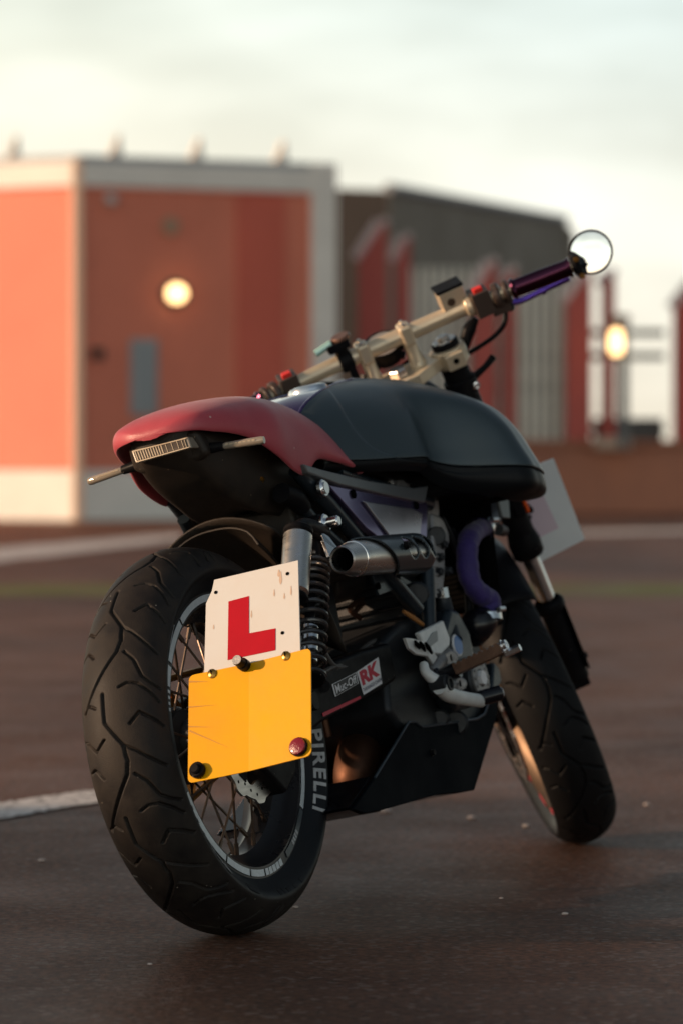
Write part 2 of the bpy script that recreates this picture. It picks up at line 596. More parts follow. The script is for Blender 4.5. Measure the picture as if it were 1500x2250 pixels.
def line_paint():
    m = bpy.data.materials.new('worn_line_paint')
    m.use_nodes = True
    nt = m.node_tree
    b = nt.nodes['Principled BSDF']
    g = nt.nodes.new('ShaderNodeNewGeometry')
    n = nt.nodes.new('ShaderNodeTexNoise')
    n.inputs['Scale'].default_value = 38
    n.inputs['Detail'].default_value = 6
    nt.links.new(g.outputs['Position'], n.inputs['Vector'])
    r = nt.nodes.new('ShaderNodeValToRGB')
    r.color_ramp.elements[0].position, r.color_ramp.elements[1].position = .36, .47
    r.color_ramp.elements[0].color = (.16, .13, .12, 1)
    r.color_ramp.elements[1].color = (.82, .76, .73, 1)
    nt.links.new(n.outputs['Fac'], r.inputs['Fac'])
    nt.links.new(r.outputs['Color'], b.inputs['Base Color'])
    b.inputs['Roughness'].default_value = .7
    def strip(quad, k=30):
        # ragged-edged sheet laid 4 mm over the asphalt
        a, bb, c, d = [Vector((p[0], p[1], .004)) for p in quad]
        vs, fs = [], []
        for i in range(k + 1):
            t = i / k
            l, rr = a.lerp(bb, t), d.lerp(c, t)
            w = (rr - l) * .05
            vs += [l + w * random.uniform(-1, 1), rr + w * random.uniform(-1, 1)]
        for i in range(k):
            fs.append((2 * i, 2 * i + 2, 2 * i + 3, 2 * i + 1))
        s = MB()
        s.add(vs, fs)
        o = s.build('parking_line', m, smooth=False)
        o['kind'] = 'structure'
    strip([(-0.886,1.5613,0), (-0.3859,2.3599,0), (-0.3512,2.0948,0), (-0.8335,1.1867,0)], 60)
    strip([(-3.4158,15.8375,0), (-1.1409,24.3958,0), (-1.0549,22.3817,0), (-2.8962,12.681,-0)], 20)
    strip([(1.6289,24.5404,0), (4.806,27.4012,0), (4.6188,26.0658,0), (1.5678,23.2871,0)], 20)
ground()
line_paint()
cr = MB()
for (u, v, s_) in (((-0.3975,0.9987,0), 0, .008), ((0.0735,0.3258,0), 0, .005), ((0.2376,1.8836,0), 0, .014), ((0.4115,1.755,0), 0, .01), ((0.5144,1.5958,0), 0, .009), ((-0.4335,3.5416,0), 0, .006), ((0.5101,0.2379,0), 0, .006), ((0.7899,2.0361,0), 0, .008), ((0.4157,0.4471,0), 0, .004), ((-0.1322,-0.3372,0), 0, .004)):
    cr.ball((u[0], u[1], s_ * .3), s_, 8, (1, .8, .45))
tag(cr.build('gravel', mat('grit', (.80, .66, .60), .8, noise=.4, nscale=60), angle=60), 'small pale chips of grit scattered over the asphalt', 'grit', kind='stuff')

# ---- red building with white plinth and fascia
def panel_mat(name, col, rough=.45, rib=14.0):
    m = mat(name, col, rough, 0.0, noise=.16, nscale=.9, rvar=.08)
    nt = m.node_tree
    b = nt.nodes['Principled BSDF']
    tc = nt.nodes.new('ShaderNodeTexCoord')
    wv = nt.nodes.new('ShaderNodeTexWave')
    wv.bands_direction = 'Z'
    wv.inputs['Scale'].default_value = rib
    bp = nt.nodes.new('ShaderNodeBump')
    bp.inputs['Strength'].default_value = .6
    bp.inputs['Distance'].default_value = .01
    nt.links.new(tc.outputs['Object'], wv.inputs['Vector'])
    nt.links.new(wv.outputs['Fac'], bp.inputs['Height'])
    nt.links.new(bp.outputs['Normal'], b.inputs['Normal'])
    return m
RED = panel_mat('red_cladding', (.80, .24, .15), .42, 8)
BW = mat('building_white', (.86, .82, .76), .6, noise=.12, nscale=2.5)
GREY = mat('building_grey', (.36, .37, .39), .5, noise=.15, nscale=3)
TAN = mat('fin_tan', (.80, .74, .66), .6, noise=.15, nscale=4)
LAMP = mat('lamp_glow', (1, .8, .5), .4, emit=((1.0, .62, .27), 4.5))

CN = Vector((-2.30, 28.9, 0))
CL = Vector((-6.6, 31.3, 0))
CR = Vector((-.03, 30.0, 0))
CB = Vector((-3.0, 36.5, 0))
bld = empty('red_building', CN)
def wallbox(name, a, b, z0, z1, t, m, off=0, **k):
    a, b = Vector(a), Vector(b)
    d = (b - a).normalized()
    n = Vector((d.y, -d.x, 0))
    a, b = a + n * off, b + n * off
    s = MB()
    s.prism([a + Vector((0, 0, z0)) - CN, b + Vector((0, 0, z0)) - CN, b + Vector((0, 0, z1)) - CN, a + Vector((0, 0, z1)) - CN], -n * t)
    return s.build(name, m, bld, smooth=False, bevel=.01, **k)
dR = (CR - CN).normalized()
dL = (CL - CN).normalized()
nR = Vector((dR.y, -dR.x, 0))
nL = Vector((-dL.y, dL.x, 0))
wallbox('wall', CL, CN - Vector((0, 0, 0)), .47, 3.11, .12, RED, 0, label='sunlit orange red cladding')
wallbox('wall', CN, CR, .47, 3.11, .12, RED, 0, label='shaded red cladding')
wallbox('wall', CR, CB, 0, 3.11, .12, RED)
wallbox('plinth', CL, CN + dL * .02, 0, .47, .16, BW, .035)
wallbox('plinth', CN, CR, 0, .47, .16, BW, .035)
wallbox('fascia', CL, CN + dL * .02, 3.11, 3.34, .2, BW, .05)
wallbox('fascia', CN, CR, 3.11, 3.34, .2, BW, .05)
s = MB()
s.prism([CN - CN + nL * .062 + dL * .03, CN - CN + nL * .062 + nR * .0 + dR * 0.0, nR * .062 + dR * .03, -nR * .02 + dR * .03, dL * .03 - nL * .02], (0, 0, 3.36))
s.build('corner_trim', mat('trim_cream', (.80, .55, .40), .6), bld, smooth=False, bevel=.01)
s = MB()
s.prism([CR - CN - dR * .13 + nR * .06, CR - CN + dR * .13 + nR * .06, CR - CN + dR * .13 - nR * .3, CR - CN - dR * .13 - nR * .3], (0, 0, 3.40))
s.build('corner_pillar', BW, bld, smooth=False, bevel=.015)
s = MB()
s.prism([nR * .02 + Vector((0, 0, 3.342)), CR - CN + nR * .0 + Vector((0, 0, 3.342)), CB - CN + Vector((0, 0, 3.342)), CL - CN + Vector((0, 0, 3.342))], (0, 0, .06))
s.build('roof', GREY, bld, smooth=False)
def onR(u):   # metres along the right face
    return dR * u
def facebox(name, u0, u1, z0, z1, t, m, bev=.01, parent=None, label=None, off=0):
    s = MB()
    p = [onR(u0) + nR * (.003 + off) + Vector((0, 0, z0)), onR(u1) + nR * (.003 + off) + Vector((0, 0, z0)), onR(u1) + nR * (.003 + off) + Vector((0, 0, z1)), onR(u0) + nR * (.003 + off) + Vector((0, 0, z1))]
    s.prism(p, nR * t)
    return s.build(name, m, parent or bld, smooth=False, bevel=bev, label=label)
wf = facebox('window', .52, .80, .98, 1.70, .03, GREY)
facebox('pane', .565, .755, 1.03, 1.65, .012, mat('dull_glass', (.28, .31, .33), .35), .004, wf, None, .032)
# darker red panel: shade of a wall plane change put into the colour
for u in (1.62,):
    facebox('plane_shade_panel', u, 2.12, .48, 3.10, .02, panel_mat('plane_shade_red', (.72, .15, .095), .36, 8), .004, label='darker red panel standing in for the shade of a wall plane change')
facebox('junction_box', .13, .24, 1.50, 1.61, .07, mat('box_brown', (.05, .03, .025), .6))
s = MB(); s.ball(onR(.31) + nR * .07 + Vector((0, 0, 2.99)), .06, 14); s.cyl(onR(.31) + Vector((0, 0, 3.0)), onR(.31) + nR * .1 + Vector((0, 0, 3.0)), .018)
s.build('security_camera', mat('cam_white', (.5, .5, .5), .4), bld)
s = MB(); s.cyl(onR(.93) + Vector((0, 0, 2.76)), onR(.93) + nR * .05 + Vector((0, 0, 2.76)), .085, 24, ch=.01)
s.build('wall_plate', mat('disc_beige', (.42, .27, .18), .6), bld)
s = MB(); s.lathe([(0, .15), (.045, .145), (.070, .12), (.082, .08), (.082, .02)], onR(.98) + Vector((0, 0, 2.13)), nR, 28)
lb = MB(); lb.lathe([(.13, 0), (.13, .03), (.105, .05), (.10, .02), (0, .02)], onR(.98) + Vector((0, 0, 2.13)), nR, 28)
lf = lb.build('wall_lamp', mat('lamp_body', (.08, .06, .05), .5), bld)
s.build('lamp_globe', LAMP, lf)
def fin(c, sc=1.0):
    s = MB()
    c = Vector(c)
    s.prism([c + dR * -.085, c + dR * .05, c + dR * .03 + Vector((0, 0, .22)), c + dR * .01 + Vector((0, 0, .22))], -nR * .10)
    return s
for q in (CN - CN + dL * .62, dR * .47, dR * 1.30, dR * 2.18):
    fin(q + Vector((0, 0, 3.402)) - nR * .15).build('roof_fin', TAN, bld, smooth=False, bevel=.01)
tag(bld, 'low red clad building with white plinth, white fascia and a lit wall lamp', 'building')

# ---- wall added out of frame towards the low sun to shade the near asphalt
s = MB()
s.box((-8.1, -6.1, .83), (.25, 13.0, 1.66))
s.box((-8.1, -6.1, 1.69), (.33, 13.1, .06))
tag(s.build('shade_wall', BW, smooth=False, bevel=.01), 'added white wall out of the frame that shades the near parking surface', 'wall')
# ---- dark shed further back
DK = panel_mat('shed_cladding', (.27, .23, .185), .6, 5)
shed = empty('grey_shed', (1.0, 48, 0))
O_ = Vector((1.0, 48, 0))
sm = MB()
tl, tm, tr, te = Vector((-0.1548,44,4.1079)), Vector((0.7669,44,4.0716)), Vector((3.8364,56,4.3478)), Vector((4.0147,56.2,4.1708))
f_ = [Vector((tl.x, 44, 0)), Vector((tm.x, 44, 0)), Vector((te.x, 56.2, 0)), te, tr, tm, tl]
sm.add([p - O_ for p in (Vector((tm.x, 44, 0)), Vector((te.x, 56.2, 0)), te, tr, tm)] + [p - O_ + Vector((-6, 8, 0)) for p in (Vector((tm.x, 44, 0)), Vector((te.x, 56.2, 0)), te, tr, tm)],
       [(0, 1, 2, 3, 4), (9, 8, 7, 6, 5), (1, 6, 7, 2), (2, 7, 8, 3), (3, 8, 9, 4), (0, 4, 9, 5)])
sm.build('wall', DK, shed, smooth=False)
s = MB()
s.prism([Vector((tl.x, 44, 0)) - O_, Vector((tm.x - .02, 44, 0)) - O_, tm - O_ - Vector((.02, 0, 0)), tl - O_], (-1, 6, 0))
s.build('end_wall', mat('shed_end', (.07, .052, .042), .7, noise=.2, nscale=2), shed, smooth=False)
s = MB()
s.tube([tm - O_ + Vector((0, -.05, .03)), tr - O_ + Vector((0, -.05, .03))], .07, 8)
s.build('gutter', GREY, shed)
tag(shed, 'large dark grey brown shed behind the red fence posts', 'shed')

# ---- low rusty wall and the fence of red posts on it
RW = mat('rusty_wall', (.48, .19, .11), .75, dust=(.32, .13, .085), nscale=1.4, bump=.5, bscale=30)
s = MB()
s.box((4.6, 31.9, .34), (9.3, .3, .68))
s.box((4.6, 31.9, .715), (9.4, .4, .07))
tag(s.build('low_wall', RW, smooth=False, bevel=.015), 'low rust red masonry wall under the fence at the right', 'wall')
POST = mat('post_red', (.50, .078, .058), .5, noise=.15, nscale=3)
CAPM = mat('post_cap', (.72, .58, .56), .55)
SL = mat('slat_pale', (.90, .88, .76), .55, noise=.2, nscale=5)
RAILM = mat('rail_dark', (.09, .085, .08), .6)
pdef = [  # centre px, left width, height of shoulder and of tip
    ((0.4548,31.7,0.6911), .29, 2.55, 2.92),
    ((0.7598,31.9,0.6907), .15, 2.55, 2.78),
    ((1.575,31.7,0.6911), .24, 2.18, 2.52),
    ((1.8401,31.9,0.6907), .12, 2.35, 2.45),
    ((2.5261,31.7,0.6911), .26, 2.12, 2.42),
    ((2.8376,31.9,0.6907), .14, 2.30, 2.42),
    ((3.6144,31.7,0.6911), .27, 2.06, 2.34),
]
posts = []
plabels = ['tallest red fence post with slanted top, nearest the red building', 'short red fence post just right of the tallest one',
           'red fence post with slanted top behind the handlebar', 'slim red fence post right of the one behind the handlebar',
           'red fence post with slanted top below the round mirror', 'slim red fence post beside the lit lamp',
           'red fence post at the right edge of the picture']
for i, (c, w, h0, h1) in enumerate(pdef):
    p = empty('fence_post', (c[0], c[1], .75))
    s = MB()
    s.prism([(-w / 2, 0, 0), (w / 2, 0, 0), (w / 2, 0, h1 - .75), (w / 2 - .05, 0, h1 - .75), (-w / 2, 0, h0 - .75)], (0, .10, 0))
    s.box((w / 2 - .02, .28, (h0 - .75) / 2), (.05, .38, h0 - .76))
    s.build('blade', POST, p, smooth=False, bevel=.008)
    s = MB()
    a, b = Vector((-w / 2, -.01, h0 - .75)), Vector((w / 2 - .05, -.01, h1 - .75))
    n = Vector((-(b - a).z, 0, (b - a).x)).normalized() * .085
    s.prism([a, b, b + n, a + n], (0, .13, 0))
    s.box((w / 2 - .02, .06, h1 - .72), (.08, .14, .06))
    s.build('slanted_cap', CAPM, p, smooth=False, bevel=.01)
    tag(p, plabels[i], 'post', 'red posts of the fence')
    posts.append(c[0])
def fence(x0, x1, z0, z1, step, label, wid, rails):
    f = empty('railing', (x0, 32.05, z0))
    k = int((x1 - x0) / step)
    for i in range(k + 1):
        s = MB()
        s.box((i * step, 0, (z1 - z0) / 2), (wid, .03, z1 - z0))
        s.build('slat', SL, f, smooth=False)
    for z in rails:
        s = MB()
        s.box(((x1 - x0) / 2, .05, z - z0), (x1 - x0 + .05, .05, .07))
        s.build('rail', RAILM, f, smooth=False)
    tag(f, label, 'railing')
fence(.76, 1.50, .75, 2.50, .092, 'railing of pale upright slats right of the two tallest posts', .056, (1.62, 1.25, 2.45))
fence(1.66, 2.46, .75, 2.36, .10, 'railing of pale upright slats left of the post below the mirror', .058, (1.60, 1.28, 2.3))
fence(2.62, 3.40, .75, 1.85, .78, 'open railing with two dark rails at the right edge', .03, (1.60, 1.84, .86))
s = MB()
s.box((3.05, 32.1, .86), (.70, .1, .22))
tag(s.build('kerb_block', RAILM, smooth=False, bevel=.01), 'dark block under the open railing at the right edge', 'block')
lp = empty('lamp_post', (2.9517,31.4,0.6691))
s = MB(); s.box((0, 0, .62), (.10, .08, 1.25)); s.build('post', mat('lamp_post_grey', (.13, .13, .13), .5), lp, smooth=False, bevel=.01)
s = MB(); s.lathe([(0, .13), (.035, .125), (.055, .10), (.062, .04), (.062, -.06), (.05, -.11), (0, -.12)], (-.08, -.12, 1.05), (0, 0, 1), 24)
s.build('lamp_globe', LAMP, lp)
s = MB(); s.box((-.04, 0, 1.29), (.2, .2, .08)); s.box((-.06, -.05, 1.18), (.12, .15, .1))
s.build('cap', mat('lamp_cap', (.36, .24, .17), .6), lp, smooth=False, bevel=.01)
tag(lp, 'lit lamp on a grey post, right of the round mirror', 'lamp')
s = MB(); s.box(((2.8546,31.5,0.6461)[0], 31.50, .72), (.36, .25, .12))
tag(s.build('coping_stone', mat('coping', (.50, .36, .27), .7), smooth=False, bevel=.01), 'pale stone on the low wall under the lit lamp', 'stone')

# ================================================================== MOTORCYCLE
bike = empty('motorcycle')
mw = Matrix([(0.416218,-0.888996,-0.190914),(0.909265,0.406941,0.087391),(0,-0.209965,0.977709)]).to_4x4()
mw.translation = Vector((0, 0, .0015))
bike.matrix_world = mw
tag(bike, 'custom motorcycle with red seat, matt black tank and yellow rear plate leaning on its stand', 'motorcycle')

# ---- tyres
def seg_d(px, py, a, b):
    ax_, ay_ = a
    bx, by = b
    dx, dy = bx - ax_, by - ay_
    t = np.clip(((px - ax_) * dx + (py - ay_) * dy) / (dx * dx + dy * dy + 1e-12), 0, 1)
    return np.hypot(px - ax_ - t * dx, py - ay_ - t * dy)

LT = .1915
TREAD = []
def gr(w, *pts):
    TREAD.append((w, pts))
gr(.0021, (0, -.012), (.045, -.012), (.082, .012), (.108, .014), (.128, .009), (.170, -.020), (.215, -.052))
gr(.0018, (.082, .012), (.095, .030), (.118, .055), (.128, .066))
gr(.0018, (-.006, .014), (-.012, .026), (-.010, .040), (.004, .056), (.022, .070))
gr(.0020, (.052, .026), (.036, .040), (.048, .058), (.062, .072))
gr(.0018, (.128, .020), (.142, .034), (.170, .046), (.182, .060), (.19, .072))
gr(.0016, (.020, -.026), (.012, -.040), (.022, -.056))
gr(.0018, (.070, -.016), (.086, -.034), (.070, -.052), (.066, -.066))
gr(.0018, (.128, -.030), (.112, -.046), (.118, -.064))

def tread_depth(s, w, flip=1):
    d = np.zeros_like(s)
    s = np.mod(s, LT)
    for wid, pts in TREAD:
        for sh in (-LT, 0, LT):
            for a, b in zip(pts[:-1], pts[1:]):
                q = seg_d(s, w, (a[0] + sh, a[1]), (b[0] + sh, b[1]))
                d = np.maximum(d, np.clip((wid * 1.2 - q) / (wid * .42), 0, 1))
    return d

def tyre(Rr, W, T, cz, cx, nu=1500, rimr=.226, depth=.0042, rep=10, name='tyre'):
    # cross-section: arc-length across the tread then sidewalls
    rc = W * 1.12
    am = math.asin(min(.985, W / rc * .985))
    prof = []
    nt_ = 110
    for i in range(nt_ + 1):
        a = -am + 2 * am * i / nt_
        prof.append((Rr - rc * .92 * (1 - math.cos(a)), rc * math.sin(a), a * rc))
    r_e, y_e = prof[-1][0], prof[-1][1]
    q = rimr
    side = [(r_e - .004, y_e + .0020), (q + .0295, y_e + .0005), (q + .0205, y_e - .0060), (q + .0115, y_e - .0130), (q + .0055, y_e - .0180), (q, y_e - .0215), (q - .006, y_e - .0245)]
    full = [(r, -y, None) for r, y in side[::-1]] + prof + [(r, y, None) for r, y in side]
    th = np.arange(nu) * 2 * math.pi / nu
    rr = np.array([p[0] for p in full])
    yy = np.array([p[1] for p in full])
    ww = np.array([p[2] if p[2] is not None else 9.0 for p in full])
    TH_, WW = np.meshgrid(th, ww, indexing='ij')
    RRm = np.repeat(rr[None], nu, 0)
    YY = np.repeat(yy[None], nu, 0)
    # s runs down the rear face, w towards the right side of the bike
    k = LT * rep / (2 * math.pi)
    dep = tread_depth(TH_ * k, -WW * (.078 / (am * rc)) )
    dep = dep * (np.abs(WW) < 8)
    depth = .0056
    NY = np.where(np.abs(WW) < 8, np.sin(np.clip(WW, -.2, .2) / rc), 0)
    NR = np.where(np.abs(WW) < 8, np.cos(np.clip(WW, -.2, .2) / rc), 0)
    RRm = RRm - dep * depth * NR
    YY = YY - dep * depth * NY
    # theta measured from straight up, going rearward
    Xp = cx - RRm * np.sin(TH_)
    Zp = cz + RRm * np.cos(TH_)
    pts = np.stack([Xp, YY, Zp], -1).reshape(-1, 3)
    m = len(full)
    idx = np.arange(nu * m).reshape(nu, m)
    a = idx[:, :-1]
    b = np.roll(idx, -1, 0)[:, :-1]
    c = np.roll(idx, -1, 0)[:, 1:]
    d = idx[:, 1:]
    F = np.stack([a, b, c, d], -1).reshape(-1, 4)
    if T is not TB:
        pts = np.array([tuple(T(p)) for p in pts])
    me = bpy.data.meshes.new(name)
    me.vertices.add(len(pts))
    me.vertices.foreach_set('co', pts.ravel())
    me.loops.add(F.size)
    me.polygons.add(len(F))
    me.polygons.foreach_set('loop_start', np.arange(len(F)) * 4)
    me.polygons.foreach_set('loop_total', np.full(len(F), 4))
    me.loops.foreach_set('vertex_index', F.ravel())
    me.materials.append(M['rubber'])
    me.materials.append(M['rubber_side'])
    ns = len(side)
    mi = np.zeros((nu, m - 1), int)
    mi[:, :ns - 1] = 1
    mi[:, -(ns - 1):] = 1
    me.polygons.foreach_set('material_index', mi.ravel())
    me.update()
    me.validate()
    me.shade_smooth()
    o = bpy.data.objects.new(name, me)
    COL.objects.link(o)
    return o, y_e

RZ = .306
def arc_text(string, size, r0, ang0, ylev, T, cx, cz, side=-1, bold=.0, sq=1.0, ext=.0009, space=1.0):
    # text bent round the axle on the given side; ang measured from straight up going forward (right side view: clockwise)
    vs, fs = text_geo(string, size, bold, ext, True, sq, 4, space)
    out = []
    for v in vs:
        a = ang0 + v.x / r0
        r = r0 + v.y
        # seen from the right side the bike's front is at the right
        out.append((cx + r * math.sin(a), ylev + side * (v.z + ext), cz + r * math.cos(a)))
    s = MB(T)
    s.add(out, fs)
    return s

def wheel(T, Rr, W, cx, cz, rimr, rw, rimmat, hub_r, disc_side, rep, nu, rearw):
    # hub is the part's own mesh; everything else hangs under it
    h = MB(T)
    h.lathe([(0, -.075), (.018, -.075), (.020, -.06), (.034, -.058), (.040, -.048), (.040, -.040), (.026, -.034), (.026, .034), (.040, .040), (.046, .052), (.036, .060), (.020, .066), (.018, .085), (0, .085)] if not rearw else
            [(0, -.085), (.018, -.085), (.022, -.066), (.048, -.062), (.056, -.05), (.056, -.040), (.044, -.034), (.040, .030), (.056, .036), (.062, .046), (.062, .070), (.045, .078), (.020, .084), (0, .084)], (cx, 0, cz), (0, 1, 0), 40)
    hub = h.build('wheel', M['dark_alu'] if rearw else M['black'], bike)
    ty, ye = tyre(Rr, W, T, cz, cx, nu=nu, rimr=rimr, rep=rep)
    if not rearw:
        ty.data.materials[0] = M['rubber_front']
    ty.parent = hub
    # rim: lips and drop centre
    rm = MB(T)
    L = rimr
    pr = [(L + .001, -rw - .006), (L + .003, -rw), (L - .003, -rw + .004), (L - .008, -rw + .012), (L - .022, -rw + .026), (L - .034, -.018), (L - .034, .018), (L - .022, rw - .026), (L - .008, rw - .012), (L - .003, rw - .004), (L + .003, rw), (L + .001, rw + .006),
          (L - .018, rw + .006), (L - .021, rw - .004), (L - .030, rw - .018), (L - .042, .016), (L - .042, -.016), (L - .030, -rw + .018), (L - .021, -rw + .004), (L - .018, -rw - .006), (L + .001, -rw - .006)]
    rm.lathe(pr, (cx, 0, cz), (0, 1, 0), 160)
    rm.build('rim', rimmat, hub, angle=50)
    return hub, ye

def spokes(hub, T, cx, cz, rin, rout, yh, yr, n, matl, r=.0021):
    base = n // 4
    for i in range(n):
        side = 1 if i % 2 else -1
        q = 2 * math.pi * i / n
        tw = (.62 if (i // 2) % 2 else -.62)
        a0 = q + tw
        p0 = Vector((cx + rin * math.sin(a0), side * yh, cz + rin * math.cos(a0)))
        p1 = Vector((cx + rout * math.sin(q), side * yr, cz + rout * math.cos(q)))
        s = MB(T)
        d = (p1 - p0).normalized()
        s.tube([p0, p0.lerp(p1, .86)], r, 7)
        s.tube([p0.lerp(p1, .85), p1 + d * .006], r * 1.8, 7)
        s.build('spoke', matl, hub)

hub, yre = wheel(TB, .306, .0725, 0, RZ, .2265, .0440, M['rim'], .05, -1, 10, 1500, True)
spokes(hub, TB, 0, RZ, .048, .188, .045, .010, 36, M['spoke'])
# reflective rim tape: short arcs with gaps, right side
def arc_strip(r0, r1, a0, a1, y, T, cx, cz, name, m, par, k=None, th=.0008):
    k = k or max(2, int(abs(a1 - a0) / R(2.5)))
    s = MB(T)
    rs = []
    for i in range(k + 1):
        a = a0 + (a1 - a0) * i / k
        c_, s_ = math.cos(a), math.sin(a)
        rs.append([(cx + r0 * s_, y[0], cz + r0 * c_), (cx + r1 * s_, y[1], cz + r1 * c_), (cx + r1 * s_, y[1] - th, cz + r1 * c_), (cx + r0 * s_, y[0] - th, cz + r0 * c_)])
    s.rings(rs)
    return s.build(name, m, par, angle=60)
TAPE = [(-32, 30), (33, 62), (-55, -33.5), (-66, -57), (-68.8, -67.5), (-71.3, -70), (-73.8, -72.5), (-76.3, -75), (-147, -110), (-167, -148.5), (-180, -168.5), (175.8, 178.5), (172.3, 175), (168.8, 171.5), (165.3, 168), (161.8, 164.5), (84, 127)]
for a0, a1 in TAPE:
    arc_strip(.2128, .2235, R(a0), R(a1), (-.0508, -.0508), TB, 0, RZ, 'rim_tape', M['tape'], hub)
arc_strip(.2128, .2235, R(128), R(156), (-.0508, -.0508), TB, 0, RZ, 'rim_tape', mat('tape_grey', (.10, .12, .13), .35, noise=.3, nscale=40), hub)
for k in range(4):
    arc_strip(.213, .221, R(140 + k * 2.1), R(141.3 + k * 2.1), (-.0518, -.0518), TB, 0, RZ, 'tape_mark', M['letter'], hub)
# lettering on the right sidewall
def side_y(r):
    return -ip([.2205, .2265, .232, .238, .247, .256, .2628], [yre - .0245, yre - .0215, yre - .018, yre - .013, yre - .006, yre + .0005, yre + .002], r)
vs_s = arc_text('PIRELLI', .0245, .2475, R(109), 0, TB, 0, RZ, bold=.0006, sq=1.6, space=1.18)
vs_s.v = [(x, side_y(math.hypot(x, z - RZ)) - .0006 + y * .6, z) for x, y, z in vs_s.v]
vs_s.build('tyre_lettering', M['letter'], hub, smooth=False, recalc=False)
vs_s = arc_text('PIRELLI', .0245, .2475, R(-128), 0, TB, 0, RZ, bold=.0006, sq=1.6, space=1.18)
vs_s.v = [(x, side_y(math.hypot(x, z - RZ)) - .0006 + y * .6, z) for x, y, z in vs_s.v]
vs_s.build('tyre_lettering', M['letter'], hub, smooth=False, recalc=False)
vs_s = arc_text('ZEN', .019, .248, R(-50), 0, TB, 0, RZ, bold=.0008, sq=1.0)
vs_s.v = [(x, side_y(math.hypot(x, z - RZ)) - .0006 + y * .6, z) for x, y, z in vs_s.v]
vs_s.build('tyre_lettering', M['letter'], hub, smooth=False, recalc=False)
# moulded marks on the sidewall
DM = mat('moulded_mark', (.012, .012, .014), .7)
for a0, a1, r0, r1 in ((196, 203, .246, .257), (178, 180, .248, .257), (175.5, 176.6, .248, .257), (171, 173.5, .250, .257), (166, 168, .252, .258), (160, 162, .252, .259)):
    arc_strip(r0, r1, R(a0), R(a1), (side_y(r0) - .0002, side_y(r1) - .0002), TB, 0, RZ, 'sidewall_mark', DM, hub)
# brake disc with a scalloped rim
def disc(T, cx, cz, ro, ri, y, t, waves, par, m):
    s = MB(T)
    n = 240
    o1, i1 = [], []
    for k in range(n):
        a = 2 * math.pi * k / n
        w = math.cos(a * waves)
        r = ro - .0075 * (1 - max(-.2, min(1, w * 1.6))) * .7
        q = ri - .005 * math.cos(a * waves)
        o1.append((cx + r * math.sin(a), cz + r * math.cos(a)))
        i1.append((cx + q * math.sin(a), cz + q * math.cos(a)))
    rs = [[(p[0], y - t / 2, p[1]) for p in o1], [(p[0], y - t / 2, p[1]) for p in i1], [(p[0], y + t / 2, p[1]) for p in i1], [(p[0], y + t / 2, p[1]) for p in o1]]
    s.rings(rs, close=True)
    d = s.build('brake_disc', m, par, angle=30)
    c = MB(T)
    for k in range(5):
        a = 2 * math.pi * k / 5
        c.box((cx + .06 * math.sin(a), y, cz + .06 * math.cos(a)), (.022, t * 1.5, (ri + .006) - .035), Matrix.Rotation(a, 3, 'Y'))
    c.lathe([(.030, -t), (.050, -t), (.050, t), (.030, t), (.030, -t)], (cx, y, cz), (0, 1, 0), 30)
    c.build('disc_carrier', M['black'], par)
    hl = MB(T)
    for k in range(waves * 3):
        a = 2 * math.pi * (k + .5) / (waves * 3)
        rr_ = ro - .014 - .004 * (k % 3)
        c0 = Vector((cx + rr_ * math.sin(a), y, cz + rr_ * math.cos(a)))
        hl.cyl(c0 - Vector((0, t * .55, 0)), c0 + Vector((0, t * .55, 0)), .0026, 10)
    hl.build('disc_hole', M['darkhole'], par)
disc(TB, 0, RZ, .112, .080, -.068, .0045, 10, hub, M['steel'])
# sprocket, left side
s = MB()
n = 44
pts = []
for k in range(n * 4):
    a = 2 * math.pi * k / (n * 4)
    r = .100 + (.006 if k % 4 in (0, 1) else 0)
    pts.append((r * math.sin(a), 0, RZ + r * math.cos(a)))
inn = [(.068 * math.sin(2 * math.pi * k / (n * 4)), 0, RZ + .068 * math.cos(2 * math.pi * k / (n * 4))) for k in range(n * 4)]
s.rings([[(p[0], .083, p[2]) for p in pts], [(p[0], .083, p[2]) for p in inn], [(p[0], .090, p[2]) for p in inn], [(p[0], .090, p[2]) for p in pts]], close=True)
for k in range(6):
    a = 2 * math.pi * k / 6
    s.box((.052 * math.sin(a), .0865, RZ + .052 * math.cos(a)), (.02, .0068, .05), Matrix.Rotation(a, 3, 'Y'))
s.build('sprocket', M['gold'], hub)
s = MB()
s.tube([(0, .0865, RZ + .105), (.45, .0865, .44)], .006, 8)
s.tube([(0, .0865, RZ - .105), (.45, .0865, .33)], .006, 8)
s.lathe([(.102, -.005), (.109, -.005), (.109, .005), (.102, .005), (.102, -.005)], (0, .0865, RZ), (0, 1, 0), 60, a0=0, a1=math.pi, ref=(0, 0, 1))
s.build('drive_chain', M['gold'], bike)
# hub internals seen between the spokes
s = MB()
s.cyl((0, -.12, RZ), (0, .12, RZ), .010)
s.cyl((0, -.118, RZ), (0, -.130, RZ), .017, 6)
s.build('axle', M['alu'], bike)
s = MB()
s.slab([(-.02, .25), (.05, .20), (.10, .23), (.12, .29), (.09, .33), (.05, .30), (.02, .27)], -.092, -.048)
s.build('brake_caliper', M['black'], bike, bevel=.008)

